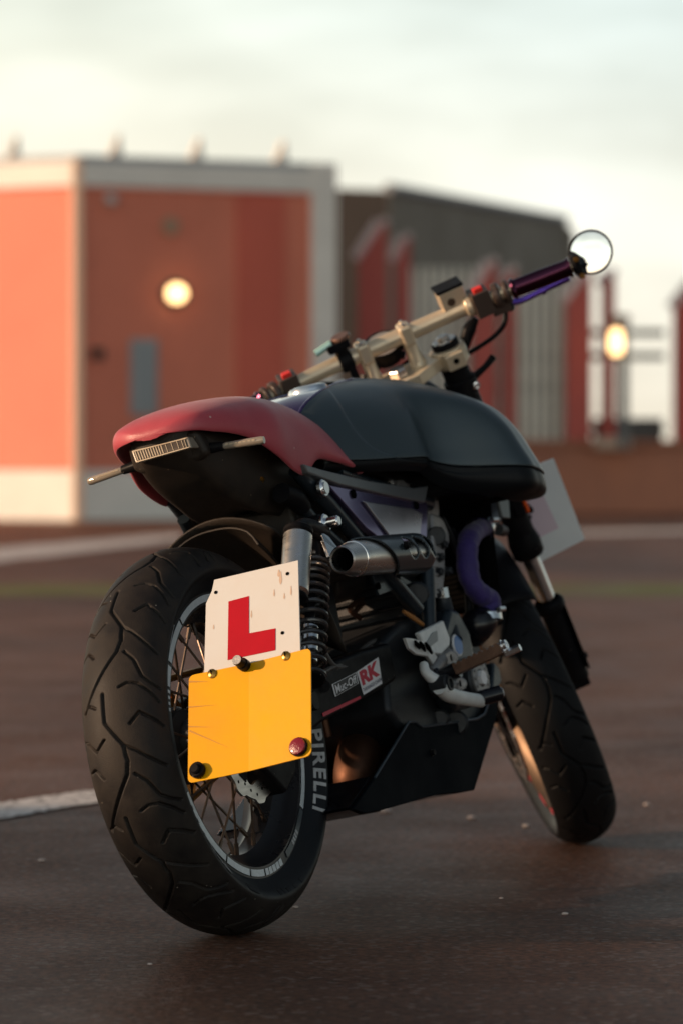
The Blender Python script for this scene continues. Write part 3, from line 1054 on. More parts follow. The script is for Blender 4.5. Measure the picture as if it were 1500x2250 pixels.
# ---- front wheel
FZ = .2917
fh, yfe = wheel(TS, .298, .060, WB, FZ, .2255, .040, M['rimgold'], .04, -1, 10, 900, False)
spokes(fh, TS, WB, FZ, .034, .187, .040, .008, 36, M['gold'], .002)
for a0 in range(0, 360, 24):
    arc = MB(TS)
    k = 8
    rs = []
    for i in range(k + 1):
        a = R(a0 + 11 * i / k)
        rs.append([(WB + r_ * math.sin(a), y_, FZ + r_ * math.cos(a)) for r_, y_ in ((.211, .0464), (.2235, .0464), (.2235, .0472), (.211, .0472))])
    arc.rings(rs)
    arc.build('rim_tape', mat('pink_tape', (.60, .06, .09), .3) if a0 == 0 else bpy.data.materials['pink_tape'], fh)
disc(TS, WB, FZ, .145, .118, .066, .0045, 12, fh, M['steel'])

# ---- rear hugger
s = MB()
rows = []
for i in range(29):
    a = R(25 + 60 * i / 28)
    row = []
    for j in range(17):
        t = -1 + 2 * j / 16
        r = .366 - .034 * abs(t) ** 2.6 - .020 * max(0, abs(t) - .8) * 5 * .5
        row.append((r * math.sin(a), -t * .083, RZ + r * math.cos(a)))
    rows.append(row)
m_ = 17
vs, fs = [p for r_ in rows for p in r_], []
for i in range(28):
    for j in range(16):
        fs.append((i * m_ + j, i * m_ + j + 1, (i + 1) * m_ + j + 1, (i + 1) * m_ + j))
s.add(vs, fs)
s.build('rear_hugger', M['plastic'], bike, solid=.0035, bevel=.001)

# ---- swingarm with stickers
def swing(y0, y1, name='swingarm_leg'):
    s = MB()
    top = [(-.055, .338), (.03, .352), (.150, .382), (.26, .398), (.36, .408), (.47, .414)]
    bot = [(.47, .352), (.44, .345), (.30, .322), (.15, .300), (.05, .275), (-.045, .272), (-.07, .30)]
    s.slab(top + bot, y0, y1)
    return s
sw = swing(-.128, -.096).build('swingarm', M['black'], bike, bevel=.008, seg=3)
swing(.098, .128).build('swingarm_leg', M['black'], sw, bevel=.008, seg=3)
s = MB()
s.box((.40, 0, .38), (.07, .196, .055))
s.build('cross_brace', M['black'], sw, bevel=.01)
ysw = -.1287
def on_sw(u, v, o=.0):   # point on the outer face
    return None
def sticker(name, quad, m, par, th=.0006, y=ysw):
    s = MB()
    s.prism([(q[0], y, q[2]) for q in quad], (0, -th, 0))
    return s.build(name, m, par, smooth=False)
def quad_text(string, quad, m, par, name, bold=0.0, y=ysw, fill=.8, h=.72, d=.0006):
    # lettering fitted in a quad (bottom-left, bottom-right, top-right, top-left)
    vs, fs = text_geo(string, 1.0, bold, 0.0, True)
    x1, y1 = max(v.x for v in vs), max(v.y for v in vs)
    q = [Vector(p) for p in quad]
    out = []
    for v in vs:
        a, b = .5 + v.x / x1 * .5 * fill, .5 + v.y / y1 * .5 * h
        p = q[0].lerp(q[1], a).lerp(q[3].lerp(q[2], a), b)
        out.append((p.x, y - d, p.z))
    s = MB()
    s.add(out, fs)
    return s.build(name, m, par, smooth=False, recalc=False)
mq = [(0.2121,-0.1287,0.3377), (0.3078,-0.1287,0.3534), (0.3093,-0.1287,0.3722), (0.2091,-0.1287,0.358)]
sticker('sticker', mq, M['sticker_wht'], sw)
mc = sum((Vector(q) for q in mq), Vector()) / 4
sticker('sticker', [mc + (Vector(q) - mc) * .92 for q in mq], M['sticker_blk'], sw, .0004, ysw - .0008)
quad_text('Muc-Off', mq, M['sticker_wht'], sw, 'sticker_lettering', .012, ysw - .0015, .86, .70, 0)
rq = [(0.3202,-0.1287,0.3338), (0.3998,-0.1287,0.3478), (0.4057,-0.1287,0.3918), (0.3114,-0.1287,0.3728)]
sticker('sticker', rq, M['sticker_wht'], sw)
q4 = [Vector(q) for q in rq]
up4 = [q4[0].lerp(q4[3], .30), q4[1].lerp(q4[2], .30), q4[2], q4[3]]
lo4 = [q4[0].lerp(q4[3], .09), q4[1].lerp(q4[2], .09), q4[1].lerp(q4[2], .27), q4[0].lerp(q4[3], .27)]
quad_text('RK', up4, M['sticker_red'], sw, 'sticker_lettering', .055, ysw - .0007, .88, .84, .0004)
quad_text('TAKASAGO CHAIN', lo4, M['sticker_navy'], sw, 'sticker_lettering', .01, ysw - .0007, .95, .8, .0004)
sticker('stripe', [(0.1541,-0.1287,0.3091), (0.307,-0.1287,0.3286), (0.3056,-0.1287,0.3332), (0.1533,-0.1287,0.3151)], M['sticker_red'], sw)
# brake line and cable running over the arm
s = MB()
s.tube([(.15, -.125, .40), (.19, -.13, .415), (0.2484,-0.125,0.3846), (0.37,-0.12,0.3923), (0.4276,-0.11,0.4102)], .0045, 10, sm=8)
s.tube([(0.1828,-0.13,0.3786), (0.2494,-0.125,0.3868), (0.3506,-0.12,0.3896), (0.4313,-0.11,0.3985)], .004, 10, sm=8)
s.build('brake_line', M['cable'], bike)
s = MB()
s.tube([(0.3258,-0.11,0.3868), (0.4228,-0.1,0.4124), (0.4843,-0.095,0.4218), (0.5543,-0.095,0.4221), (0.6067,-0.09,0.4363), (0.6442,-0.08,0.4682), (0.7031,-0.07,0.5037)], .0042, 10, sm=8)
s.build('cable', M['cable'], bike)
s = MB()
s.tube([(0.5626,-0.12,0.464), (0.5841,-0.125,0.4518), (0.6215,-0.13,0.4318)], [.003, .0045, .003], 10, sm=6)
s.build('wire', M['wire_tan'], bike)
# cable ties of the arm
s = MB()
s.cyl((0.1785,-0.129,0.3568), (0.1721,-0.132,0.3567), .010, 20)
s.cyl((0.3189,-0.129,0.3632), (0.3189,-0.129,0.3632), .010, 20)
s.build('arm_bolt', M['black'], sw)

# ---- shock absorber, right and left
def shock(sy):
    y = -.152 * sy
    top, bot = Vector((.245, y * .88, .615)), Vector((.055, y, .335))
    d = (bot - top).normalized()
    L = (bot - top).length
    b = MB()
    b.cyl(top + d * .03, top + d * .10, .024, 28, ch=.003)
    b.cyl(top + d * .10, bot, .0085, 20)
    b.cyl(top + Vector((0, -.016, 0)), top + Vector((0, .016, 0)), .017, 24, ch=.002)
    b.cyl(bot + Vector((0, -.016, 0)), bot + Vector((0, .016, 0)), .016, 24, ch=.002)
    b.tube([top, top + d * .04], [.014, .02], 16)
    sh = b.build('shock_absorber', M['black'], bike)
    c = MB()
    c.cyl(top + d * .20, top + d * .265, .015, 24)
    c.build('damper_body', M['chrome'], sh)
    # progressive coil
    pts = []
    u = d.orthogonal().normalized()
    w = d.cross(u)
    turns = 13
    for k in range(turns * 20 + 1):
        t = k / (turns * 20)
        h = .070 + (L - .115) * (.55 * t + .45 * t ** 2.2)
        q = 2 * math.pi * turns * t
        pts.append(top + d * h + (u * math.cos(q) + w * math.sin(q)) * .0265)
    c = MB()
    c.tube(pts, .0042, 9)
    c.build('spring', M['spring'], sh)
    c = MB()
    c.cyl(top + d * (L - .052), top + d * (L - .040), .029, 28, ch=.003)
    c.build('spring_seat', M['black'], sh)
    return sh
M['spring'] = mat('spring_black', (.045, .043, .045), .24, .3, rvar=.05, nscale=30, coat=.4)
sh = shock(1)
rt, rb = Vector((0.1146,-0.165,0.5984)), Vector((0.0575,-0.165,0.5039))
s = MB()
s.cyl(rt, rb, .0232, 36, ch=.004)
s.build('reservoir', M['steel'], sh)
s = MB()
dd = (rt - rb).normalized()
s.cyl(rt - dd * .002, rt + dd * .012, .0236, 36, ch=.004)
s.tube([rt + dd * .006, rt + dd * .016 + Vector((.03, .004, .0)), Vector((.235, -.15, .60))], [.012, .013, .016], 14, sm=6)
s.build('reservoir_bridge', M['black'], sh)
s = MB()
s.cyl(rb - dd * .001, rb - dd * .010, .0228, 36, ch=.003)
s.build('reservoir_cap', M['black'], sh)
s = MB()
tp = Vector((.245, -.134, .615))
s.cyl(tp + Vector((0, -.016, 0)), tp + Vector((0, -.024, 0)), .016, 24, ch=.002)
s.cyl(tp + Vector((0, -.024, 0)), tp + Vector((0, -.046, 0)), .009, 20, ch=.002)
s.build('top_bolt', M['chrome'], sh)
shock(-1)

# ---- frame: tubes and rails
fr = MB()
def both(fn):
    for sy in (1, -1):
        fn(sy)
def fr_side(sy):
    k = lambda p, y=None: (p[0], (p[1] if y is None else y) * sy, p[2])
    fr.tube([k((0.2599,-0.115,0.7112)), k((0.3456,-0.12,0.6522)), k((0.4448,-0.125,0.5761)), k((0.5975,-0.13,0.4629))], .0135, 16)
    fr.tube([k((0.663,-0.135,0.5283)), k((0.6158,-0.135,0.4153)), k((0.6316,-0.12,0.3858))], .0125, 16)
    fr.tube([k((0.6607,-0.134,0.523)), k((0.704,-0.118,0.5904)), k((0.7565,-0.108,0.6478)), k((0.961,-0.085,0.7076)), (1.02, .03 * sy, .80)], .0125, 16)
    fr.tube([k((0.4278,-0.11,0.707)), k((0.758,-0.12,0.6453)), (.95, -.06 * sy, .72)], .012, 14)
    fr.tube([k((0.2572,-0.1,0.6744)), k((0.3152,-0.11,0.6168)), k((0.3913,-0.115,0.5719))], .011, 14)
both(fr_side)
fr.tube([(1.06, 0, .78), (1.00, 0, .60), (.93, 0, .30), (.86, 0, .26)], .02, 18)
frame = fr.build('frame', M['frame'], bike)
s = MB()
s.tube([AP + AX * .74, AP + AX * .98], .034, 24)
s.build('head_tube', M['black'], frame)
s = MB()
s.prism([(0.5108,-0.128,0.5402), (0.6055,-0.128,0.5103), (0.4608,-0.128,0.4938), (0.4484,-0.128,0.5267)], (0, .006, 0))
s.build('gusset', M['frame'], frame, bevel=.001)
s = MB()
g0 = Vector((0.4544,-0.13,0.5091))
s.cyl(g0, g0 + Vector((0, -.004, 0)), .006, 14)
s.build('gusset_hole', M['darkhole'], frame)
s = MB()   # rubber grommet at the rear joint
s.tube([(0.2208,-0.1,0.6772), (0.2597,-0.105,0.6643), (0.2768,-0.108,0.6468)], [.017, .018, .014], 16, sm=4)
s.build('frame_boot', M['black'], frame)

# side rail below the seat
s = MB()
s.slab([(0.2417,-0.135,0.7169), (0.3036,-0.135,0.7074), (0.4749,-0.135,0.6874), (0.6675,-0.135,0.6717), (0.7304,-0.135,0.6749), (0.6998,-0.135,0.6448), (0.5376,-0.135,0.6616), (0.3626,-0.135,0.6809), (0.2522,-0.135,0.7018)], -.140, -.125)
s.build('seat_rail', mat('rail_grey', (.17, .18, .19), .34, .4, rvar=.05, nscale=20), bike, bevel=.003)
# side panel (violet) with a raised trapezoid
sp = MB()
sp.slab([(0.3291,-0.128,0.6843), (0.4817,-0.128,0.6693), (0.721,-0.128,0.6475), (0.7265,-0.128,0.6426), (0.6933,-0.128,0.5823), (0.5227,-0.128,0.5773), (0.4523,-0.128,0.6062)], -.133, -.119)
side = sp.build('side_panel', mat('panel_violet', (.20, .17, .34), .2, .85, coat=.4, rvar=.04, nscale=12), bike, bevel=.003, seg=3)
s = MB()
s.slab([(0.4475,-0.1335,0.6532), (0.6442,-0.1335,0.6365), (0.6831,-0.1335,0.6278), (0.6555,-0.1335,0.5869), (0.5291,-0.1335,0.5885)], -.1385, -.1325)
s.build('raised_panel', mat('panel_chrome', (.50, .50, .58), .26, .9, rvar=.04, nscale=12), side, bevel=.003, seg=3)
s = MB()
for (p_) in ((0.4219,-0.1335,0.6651), (0.6705,-0.1335,0.6424)):
    s.cyl(p_, (p_[0], p_[1] - .003, p_[2]), .0075, 16)
s.build('panel_bolt', M['darkhole'], side)
s = MB()
p_ = Vector((0.2991,-0.142,0.6757))
s.cyl(p_ + Vector((0, .01, 0)), p_, .015, 20, ch=.002)
s.cyl(p_, p_ + Vector((0, -.003, 0)), .010, 20)
s.build('panel_screw', M['chrome'], side)
s = MB()  # left mirror of the panel
s.slab([(0.3291,-0.128,0.6843), (0.721,-0.128,0.6475), (0.6933,-0.128,0.5823), (0.5227,-0.128,0.5773)], .133, .119)
s.build('side_panel', M['violet'], bike, bevel=.003)

# ---- exhaust: muffler, heat shield, header, collector
EY = -.215
e0, e1 = Vector((0.1513,-0.215,0.5462)), Vector((0.5182,-0.215,0.5489))
ed = (e1 - e0).normalized()
s = MB()
EL = (e1 - e0).length
s.lathe([(.0185, .05), (.0185, .0), (.0203, -.003), (.0225, .0), (.0232, .006), (.0248, .022), (.0275, .040), (.0286, .060), (.0284, .175), (.0205, .182), (.0195, EL - .08), (.015, EL - .06)], e0, ed, 56)
mf = s.build('muffler', M['steel'], bike, angle=28)
s = MB()
s.lathe([(.0185, .02), (.0185, .20), (0, .20)], e0, ed, 40)
s.build('muffler_bore', M['darkhole'], mf)
s = MB()
s.lathe([(.0230, .036), (.0282, .038), (.0292, .041), (.0282, .044)], e0, ed, 50)
s.build('tip_ring', M['chrome'], mf)
# shield with three slots, wrapped round the outer half
def shield():
    n_, m2 = 90, 44
    a0_, a1_ = R(-88), R(108)
    r = .0325
    up_ = Vector((0, 0, 1))
    out = Vector((0, -1, 0))
    out = (out - ed * out.dot(ed)).normalized()
    upv = ed.cross(out)
    if upv.z < 0:
        upv = -upv
    L0, L1 = .085, EL - .045
    keep, vs, fs = [], [], []
    for i in range(n_ + 1):
        for j in range(m2 + 1):
            t, a = i / n_, a0_ + (a1_ - a0_) * j / m2
            aa = (a - a0_) / (a1_ - a0_)
            # slanted front edge, rounded rear
            st = L0 + .105 * (1 - aa) ** 1.2 - .02 * aa
            x = st + (L1 - st) * t
            q = r - .018 * max(0, (t - .82) / .18) ** 2.2
            vs.append(e0 + ed * x + (out * math.cos(a) + upv * math.sin(a)) * q)
    holes = [(.236, .0185, .40), (.285, .0185, .40), (.334, .0175, .38)]
    for i in range(n_):
        for j in range(m2):
            c = (vs[i * (m2 + 1) + j] + vs[(i + 1) * (m2 + 1) + j + 1]) / 2
            x = (c - e0).dot(ed)
            a = a0_ + (a1_ - a0_) * (j + .5) / m2
            hole = False
            for hx, hr, ha in holes:
                k = hx * EL / .42
                if ((x - k + (a - .25) * .012) / hr) ** 2 + ((a - .25) / .62) ** 2 < 1:
                    hole = True
            if not hole:
                fs.append((i * (m2 + 1) + j, i * (m2 + 1) + j + 1, (i + 1) * (m2 + 1) + j + 1, (i + 1) * (m2 + 1) + j))
    s = MB()
    s.add(vs, fs)
    o = s.build('heat_shield', mat('shield_gloss', (.030, .042, .052), .22, .3, coat=.3, rvar=.05, nscale=20), mf, solid=.003)
    return o
shield()
s = MB()
hb = e0 + ed * (.205 * EL / .42) + Vector((0, -.034, .010))
s.hexbolt(hb, (0, -1, .15), .006, .006)
s.build('shield_bolt', M['black'], mf)
s = MB()
s.tube([e1 - ed * .10, e1 - ed * .05, (e1.x + .0, -.17, .53), (.62, -.10, .55), (.74, -.05, .60)], .015, 18, sm=8)
s.build('header_pipe', M['dark_alu'], mf)
s = MB()   # bracket plate from the frame
s.prism([(0.1941,-0.165,0.6046), (0.2268,-0.165,0.5927), (0.244,-0.175,0.5618), (0.1951,-0.175,0.558), (0.2063,-0.165,0.5857)], (0, .006, 0))
s.build('muffler_bracket', M['chrome'], mf, bevel=.001)
s = MB()
s.tube([(.62, -.03, .24), (.52, -.02, .25), (.465, -.03, .235), (.44, -.03, .205), (.47, -.02, .19), (.55, 0, .20)], .036, 24, sm=8)
s.build('collector', M['bronze'], bike)
s = MB()
s.tube([(.40, .02, .50), (.41, .01, .44), (.42, 0, .36), (.43, 0, .28)], .008, 12, sm=6)
s.tube([(.455, .03, .50), (.46, .02, .42), (.465, 0, .34)], .006, 12, sm=6)
s.build('bronze_pipe', M['bronze'], bike)
s = MB()
lp_ = [Vector((0.6042,-0.02,0.4697)), Vector((0.5708,-0.02,0.487)), Vector((0.6179,-0.02,0.4993)), Vector((0.6317,-0.02,0.4964)), Vector((0.5801,-0.02,0.4787))]
s.tube(lp_, .005, 10, sm=6)
s.build('frame_clip', M['bronze'], bike)

# ---- engine
en = MB()
en.slab([(.44, .30), (.50, .25), (.62, .225), (.80, .225), (.88, .27), (.90, .36), (.86, .42), (.74, .44), (.70, .455), (.56, .45), (.47, .42)], -.115, .115)
engine = en.build('engine', M['dark_alu'], bike, bevel=.012, seg=3)
# cylinder with fins, leaning forward, and head
cy0, cyd = Vector((.70, 0, .42)), Vector((.16, 0, 1)).normalized()
rot = Matrix.Rotation(math.atan2(.16, 1), 3, 'Y')
s = MB()
s.box(cy0 + cyd * .08, (.15, .18, .17), rot)
for k in range(6):
    s.box(cy0 + cyd * (.022 + .022 * k), (.172, .205, .006), rot)
s.build('cylinder', M['dark_alu'], engine, bevel=.003)
s = MB()
s.box(cy0 + cyd * .205, (.175, .21, .075), rot)
s.build('cylinder_head', M['dark_alu'], engine, bevel=.01, seg=3)
s = MB()
hd_ = cy0 + cyd * .245
s.cyl(hd_ + Vector((.035, -.118, -.01)), hd_ + Vector((.035, .11, -.01)), .042, 28, ch=.005)
s.cyl(hd_ + Vector((-.04, -.105, 0)), hd_ + Vector((-.04, .10, 0)), .036, 28, ch=.005)
s.box(hd_ + Vector((0, 0, .01)), (.14, .20, .05), rot)
s.build('cam_cover', M['alu'], engine, bevel=.005)
s = MB()
for (u) in ((0.7586,-0.125,0.5958), (0.7679,-0.122,0.5719), (0.7429,-0.115,0.5498), (0.7265,-0.115,0.5245), (0.7669,-0.115,0.5248)):
    s.hexbolt((u[0], -.1262, u[2]), (0, -1, 0), .007, .008)
s.cyl((0.7551,-0.124,0.588), (0.7421,-0.1295,0.5872), .017, 22, ch=.002)
s.build('cover_bolt', M['dark_alu'], engine)
s = MB()   # cast head and barrel side, right
s.slab([(0.7563,-0.112,0.6292), (0.7931,-0.112,0.622), (0.8142,-0.112,0.5987), (0.8075,-0.112,0.5728), (0.7792,-0.112,0.5606), (0.7632,-0.112,0.5239), (0.7319,-0.112,0.4847), (0.6901,-0.112,0.4848)], -.126, -.100)
hc = s.build('head_casting', M['alu'], engine, bevel=.006, seg=3)
s = MB()
for (a, b) in ((1222, 1226), (1240, 1244), (1258, 1262), (1276, 1280), (1294, 1298)):
    pass
for k in range(5):
    z0 = Vector((0.7123,-0.127,0.5515)).lerp(Vector((0.6824,-0.127,0.4901)), k / 4)
    s.box(z0, (.052, .004, .0045))
s.box((0.6934,-0.1275,0.5232), (.005, .004, .085))
s.build('casting_rib', M['alu'], hc, bevel=.001)
# clutch cover bulge, oil filter cover, badge
s = MB()
s.slab([(0.6256,-0.13,0.4), (0.6947,-0.13,0.4603), (0.7321,-0.13,0.4547), (0.7662,-0.13,0.4129), (0.7645,-0.13,0.3767), (0.7709,-0.13,0.3281), (0.7178,-0.13,0.2834), (0.6363,-0.13,0.281), (0.6052,-0.13,0.3381)], -.150, -.113)
cc = s.build('clutch_cover', M['frame'], engine, bevel=.012, seg=4)
s = MB()
b0 = Vector((0.6863,-0.1505,0.393))
s.cyl(b0, b0 + Vector((0, -.004, 0)), .0195, 32, ch=.001)
s.build('badge_rim', M['sticker_wht'], cc)
s = MB()
s.cyl(b0 + Vector((0, -.0042, 0)), b0 + Vector((0, -.0050, 0)), .0165, 32)
s.build('badge', M['blue'], cc)
s = MB()
o0 = Vector((0.7247,-0.165,0.3307))
s.cyl(o0 + Vector((0, .06, 0)), o0, .040, 40, ch=.004)
s.build('filter_cover', M['dark_alu'], engine)
s = MB()
s.lathe([(.016, 0), (.034, 0), (.034, .003), (.016, .003), (.016, 0)], o0 - Vector((0, .0005, 0)), (0, -1, 0), 40)
for k in range(12):
    a = 2 * math.pi * k / 12
    s.cyl(o0 + Vector((.027 * math.sin(a), -.003, .027 * math.cos(a))), o0 + Vector((.027 * math.sin(a), -.006, .027 * math.cos(a))), .003, 8)
s.build('cover_ring', M['alu'], engine)
s = MB()
s.cyl(o0 + Vector((0, -.001, 0)), o0 + Vector((0, -.009, 0)), .0135, 6)
s.build('cover_nut', M['sticker_wht'], engine)
s = MB()   # oil pipe with union by the cylinder
u0 = Vector((0.7278,-0.125,0.4839))
s.cyl(u0 + Vector((0, 0, .012)), u0 + Vector((0, 0, -.008)), .012, 6)
s.build('oil_union', M['chrome'], engine)
s = MB()
s.tube([u0 + Vector((0, 0, -.005)), (0.7261,-0.125,0.4599), (0.7068,-0.135,0.4268), (0.6933,-0.14,0.4026)], [.014, .016, .015, .02], 14, sm=5)
s.tube([u0 + Vector((-.02, 0, .004)), u0 + Vector((.03, .01, .004))], .008, 12)
s.build('oil_pipe', M['dark_alu'], engine)
s = MB()
s.cyl((0.6794,-0.1,0.4923), (0.6218,-0.125,0.4897), .022, 26, ch=.004)
s.build('plug', M['dark_alu'], engine)
s = MB()
s.cyl((0.7372,-0.1,0.2635), (0.6859,-0.122,0.2631), .022, 26, ch=.004)
s.build('plug', M['dark_alu'], engine)
s = MB()
s.cyl((0.673,-0.1,0.276), (0.6269,-0.12,0.2756), .016, 26, ch=.004)
s.build('plug', M['dark_alu'], engine)
# carburettor body and airbox, filling the frame behind the cylinder
s = MB()
s.box((.42, 0, .60), (.26, .17, .13))
s.box((.60, 0, .60), (.12, .10, .10))
s.tube([(.52, 0, .53), (.64, 0, .54)], .034, 18)
s.build('airbox', M['plastic'], bike, bevel=.012)
s = MB()
s.box((.36, 0, .48), (.10, .15, .10))
s.build('battery_box', M['black'], bike, bevel=.01)

# bash plate
s = MB()
bp = [(0.4828,-0.125,0.277), (0.5122,-0.125,0.2749), (0.5342,-0.125,0.2648), (0.7721,-0.125,0.2621), (0.8085,-0.125,0.2685), (0.8394,-0.125,0.2883), (0.8946,-0.125,0.2928), (0.862,-0.125,0.2583), (0.7041,-0.125,0.1436), (0.64,-0.125,0.1444), (0.544,-0.125,0.1498), (0.3011,-0.125,0.1443), (0.244,-0.125,0.1452), (0.2049,-0.125,0.1562), (0.308,-0.125,0.1977)]
s.slab(bp, -.125, -.118)
bash = s.build('bash_plate', M['gloss2'] if 'gloss2' in M else M['gloss'], bike, bevel=.002)
s = MB()
s.slab(bp, .118, .125)
s.build('bash_plate_side', M['gloss'], bash, bevel=.002)
s = MB()
lo = [bp[i] for i in (14, 13, 12, 11, 10, 9, 8, 7)]
s.rings([[(p[0], -.1175, p[2]), (p[0], .1175, p[2]), (p[0], .1175, p[2] + .004), (p[0], -.1175, p[2] + .004)] for p in lo])
s.build('bash_plate_floor', M['gloss'], bash)
s = MB()
q_ = Vector((0.5541,-0.1255,0.2204))
s.hexbolt(q_, (0, -1, 0), .005, .005)
s.build('bash_bolt', M['black'], bash)
s = MB()
s.tube([Vector(P(u_, v_, -.127)) for u_, v_ in ()] or [Vector(bp[i]) + Vector((0, -.001, .001)) for i in (14, 0, 1, 2, 3, 4, 5, 6)], .0022, 8)
s.build('rolled_edge', mat('edge_blue', (.05, .07, .09), .3, .3, coat=.4), bash)
s = MB()   # stand bracket and sump behind the plate
s.slab([(0.2913,-0.05,0.1874), (0.4263,-0.05,0.187), (0.4903,-0.05,0.2047), (0.4696,-0.05,0.1408), (0.3691,-0.05,0.1425), (0.2804,-0.05,0.1636)], -.06, .06)
s.build('sump', M['black'], engine, bevel=.008)
s = MB()
s.tube([(.44, .12, .22), (.42, .20, .12), (.40, .27, .055)], .011, 12)
s.box((.40, .275, .052), (.07, .04, .012))
s.build('side_stand', M['black'], bike)

# ---- rearsets: heel guard, hanger, peg, brake pedal
s = MB()
s.slab([(0.5192,-0.15,0.4219), (0.6319,-0.15,0.4377), (0.6453,-0.15,0.4047), (0.6381,-0.15,0.394), (0.5959,-0.15,0.3805), (0.5436,-0.15,0.3849)], -.160, -.150)
hanger = s.build('heel_guard', M['white'], bike, bevel=.003)
s = MB()
s.prism([(0.5384,-0.1605,0.4034), (0.5712,-0.1605,0.4189), (0.5918,-0.1605,0.4211), (0.5874,-0.1605,0.404), (0.5434,-0.1605,0.3938)], (0, -.0015, 0))
s.build('guard_mark', mat('guard_grey', (.30, .32, .32), .5), hanger, bevel=.001)
# slotted white flap
def flap():
    o4 = [Vector((0.4029,-0.185,0.414)), Vector((0.43,-0.185,0.4119)), Vector((0.4781,-0.18,0.4058)), Vector((0.522,-0.175,0.3937)), Vector((0.5653,-0.165,0.3762)), Vector((0.5405,-0.165,0.3651)), Vector((0.4996,-0.175,0.3794)), Vector((0.4469,-0.18,0.3844)), Vector((0.4122,-0.185,0.3945))]
    s = MB()
    s.prism(o4, (.004, .008, 0))
    f = s.build('heel_flap', M['white'], hanger, bevel=.002)
    s = MB()
    for (a, b) in (((0.4337,-0.1855,0.4063), (0.4483,-0.1845,0.3927)), ((0.4579,-0.1835,0.4039), (0.4756,-0.1815,0.388)), ((0.4863,-0.1805,0.4015), (0.511,-0.1775,0.383))):
        a, b = Vector(a), Vector(b)
        a.y -= .0015
        b.y -= .0015
        s.tube([a, a.lerp(b, .5), b], [.002, .0042, .002], 10, sm=4)
    s.build('slot', M['darkhole'], f)
flap()
s = MB()
s.tube([(0.5437,-0.155,0.3528), (0.5928,-0.155,0.3695), (0.6369,-0.155,0.3789)], [.010, .012, .011], 14)
s.cyl((0.6553,-0.15,0.3725), (0.6037,-0.172,0.3712), .0125, 20, ch=.002)
s.cyl((0.6724,-0.15,0.3264), (0.6207,-0.172,0.3254), .0115, 20, ch=.002)
s.tube([(0.6489,-0.16,0.3259), (0.5789,-0.16,0.3247)], .009, 12)
s.build('hanger_arm', M['alu'], hanger)
s = MB()
for p_ in ((0.6053,-0.1723,0.3718), (0.6223,-0.1723,0.3261)):
    s.cyl(p_, (p_[0], p_[1] - .0012, p_[2]), .006, 16)
s.build('hanger_hole', M['darkhole'], hanger)
pg0, pg1 = Vector((0.5159,-0.185,0.341)), Vector((0.5269,-0.3,0.3673))
s = MB()
s.tube([pg0, pg0.lerp(pg1, .28)], .0145, 20)
s.cyl(pg0.lerp(pg1, .02), pg0.lerp(pg1, -.06), .018, 24, ch=.003)
s.build('peg_mount', M['gloss'], hanger)
s = MB()
dpg = (pg1 - pg0).normalized()
upg = Vector((0, 0, 1))
upg = (upg - dpg * upg.dot(dpg)).normalized()
spg = dpg.cross(upg)
rs = []
for k in range(45):
    t = k / 44
    c = pg0.lerp(pg1, .26 + .74 * t)
    hgt = .0085 + (.0032 if k % 5 in (0, 1, 2) else 0)
    wd = .017 - .004 * t
    rs.append([c + spg * wd - upg * .008, c - spg * wd - upg * .008, c - spg * wd + upg * hgt, c + spg * wd + upg * hgt])
s.rings(rs)
s.build('foot_peg', mat('peg_worn', (.16, .085, .055), .45, .55, noise=.5, nscale=60, bump=.3, bscale=300), bike, smooth=False, bevel=.0006, seg=1)
s = MB()
s.hexbolt(pg1 + upg * .004, dpg, .009, .008)
s.cyl(pg1 - upg * .010, pg1 - upg * .010 + dpg * .028, .0065, 6)
s.build('peg_bolt', M['chrome'], bike)
# brake pedal
s = MB()
pv = Vector((0.492,-0.195,0.3275))
s.tube([(0.4896,-0.17,0.367), (0.4797,-0.175,0.3543), (0.4846,-0.182,0.3419), (0.4931,-0.19,0.3299)], [.0075, .0085, .010, .013], 14, sm=5)
s.tube([(0.479,-0.195,0.3245), (0.5106,-0.195,0.3101), (0.5738,-0.195,0.2991), (0.6397,-0.195,0.2909)], [.013, .0135, .012, .0115], 14, sm=5)
pedal = s.build('brake_pedal', M['white'], bike)
s = MB()
s.cyl(pv + Vector((0, .02, 0)), pv + Vector((0, -.012, 0)), .0165, 26, ch=.002)
s.lathe([(.008, 0), (.012, 0), (.012, .004), (.008, .004), (.008, 0)], pv + Vector((0, -.012, 0)), (0, -1, 0), 24)
s.build('pedal_pivot', M['dark_alu'], pedal)
s = MB()
t0, t1 = Vector((0.6358,-0.195,0.2951)), Vector((0.6634,-0.225,0.298))
s.cyl(t0, t1, .0135, 24, ch=.002)
s.build('pedal_tip', M['gloss'], pedal)
s = MB()
s.lathe([(.005, 0), (.0085, 0), (.0085, .002), (.005, .002), (.005, 0)], t1, t1 - t0, 24)
s.build('tip_bushing', M['sticker_wht'], pedal)
s = MB()   # blue-grey lug ahead of the filter cover
s.slab([(0.9,-0.12,0.359), (0.9228,-0.12,0.3454), (0.923,-0.12,0.3207), (0.8983,-0.12,0.3058), (0.8647,-0.12,0.3063)], -.125, -.08)
s.build('engine_mount', M['frame'], frame, bevel=.006)

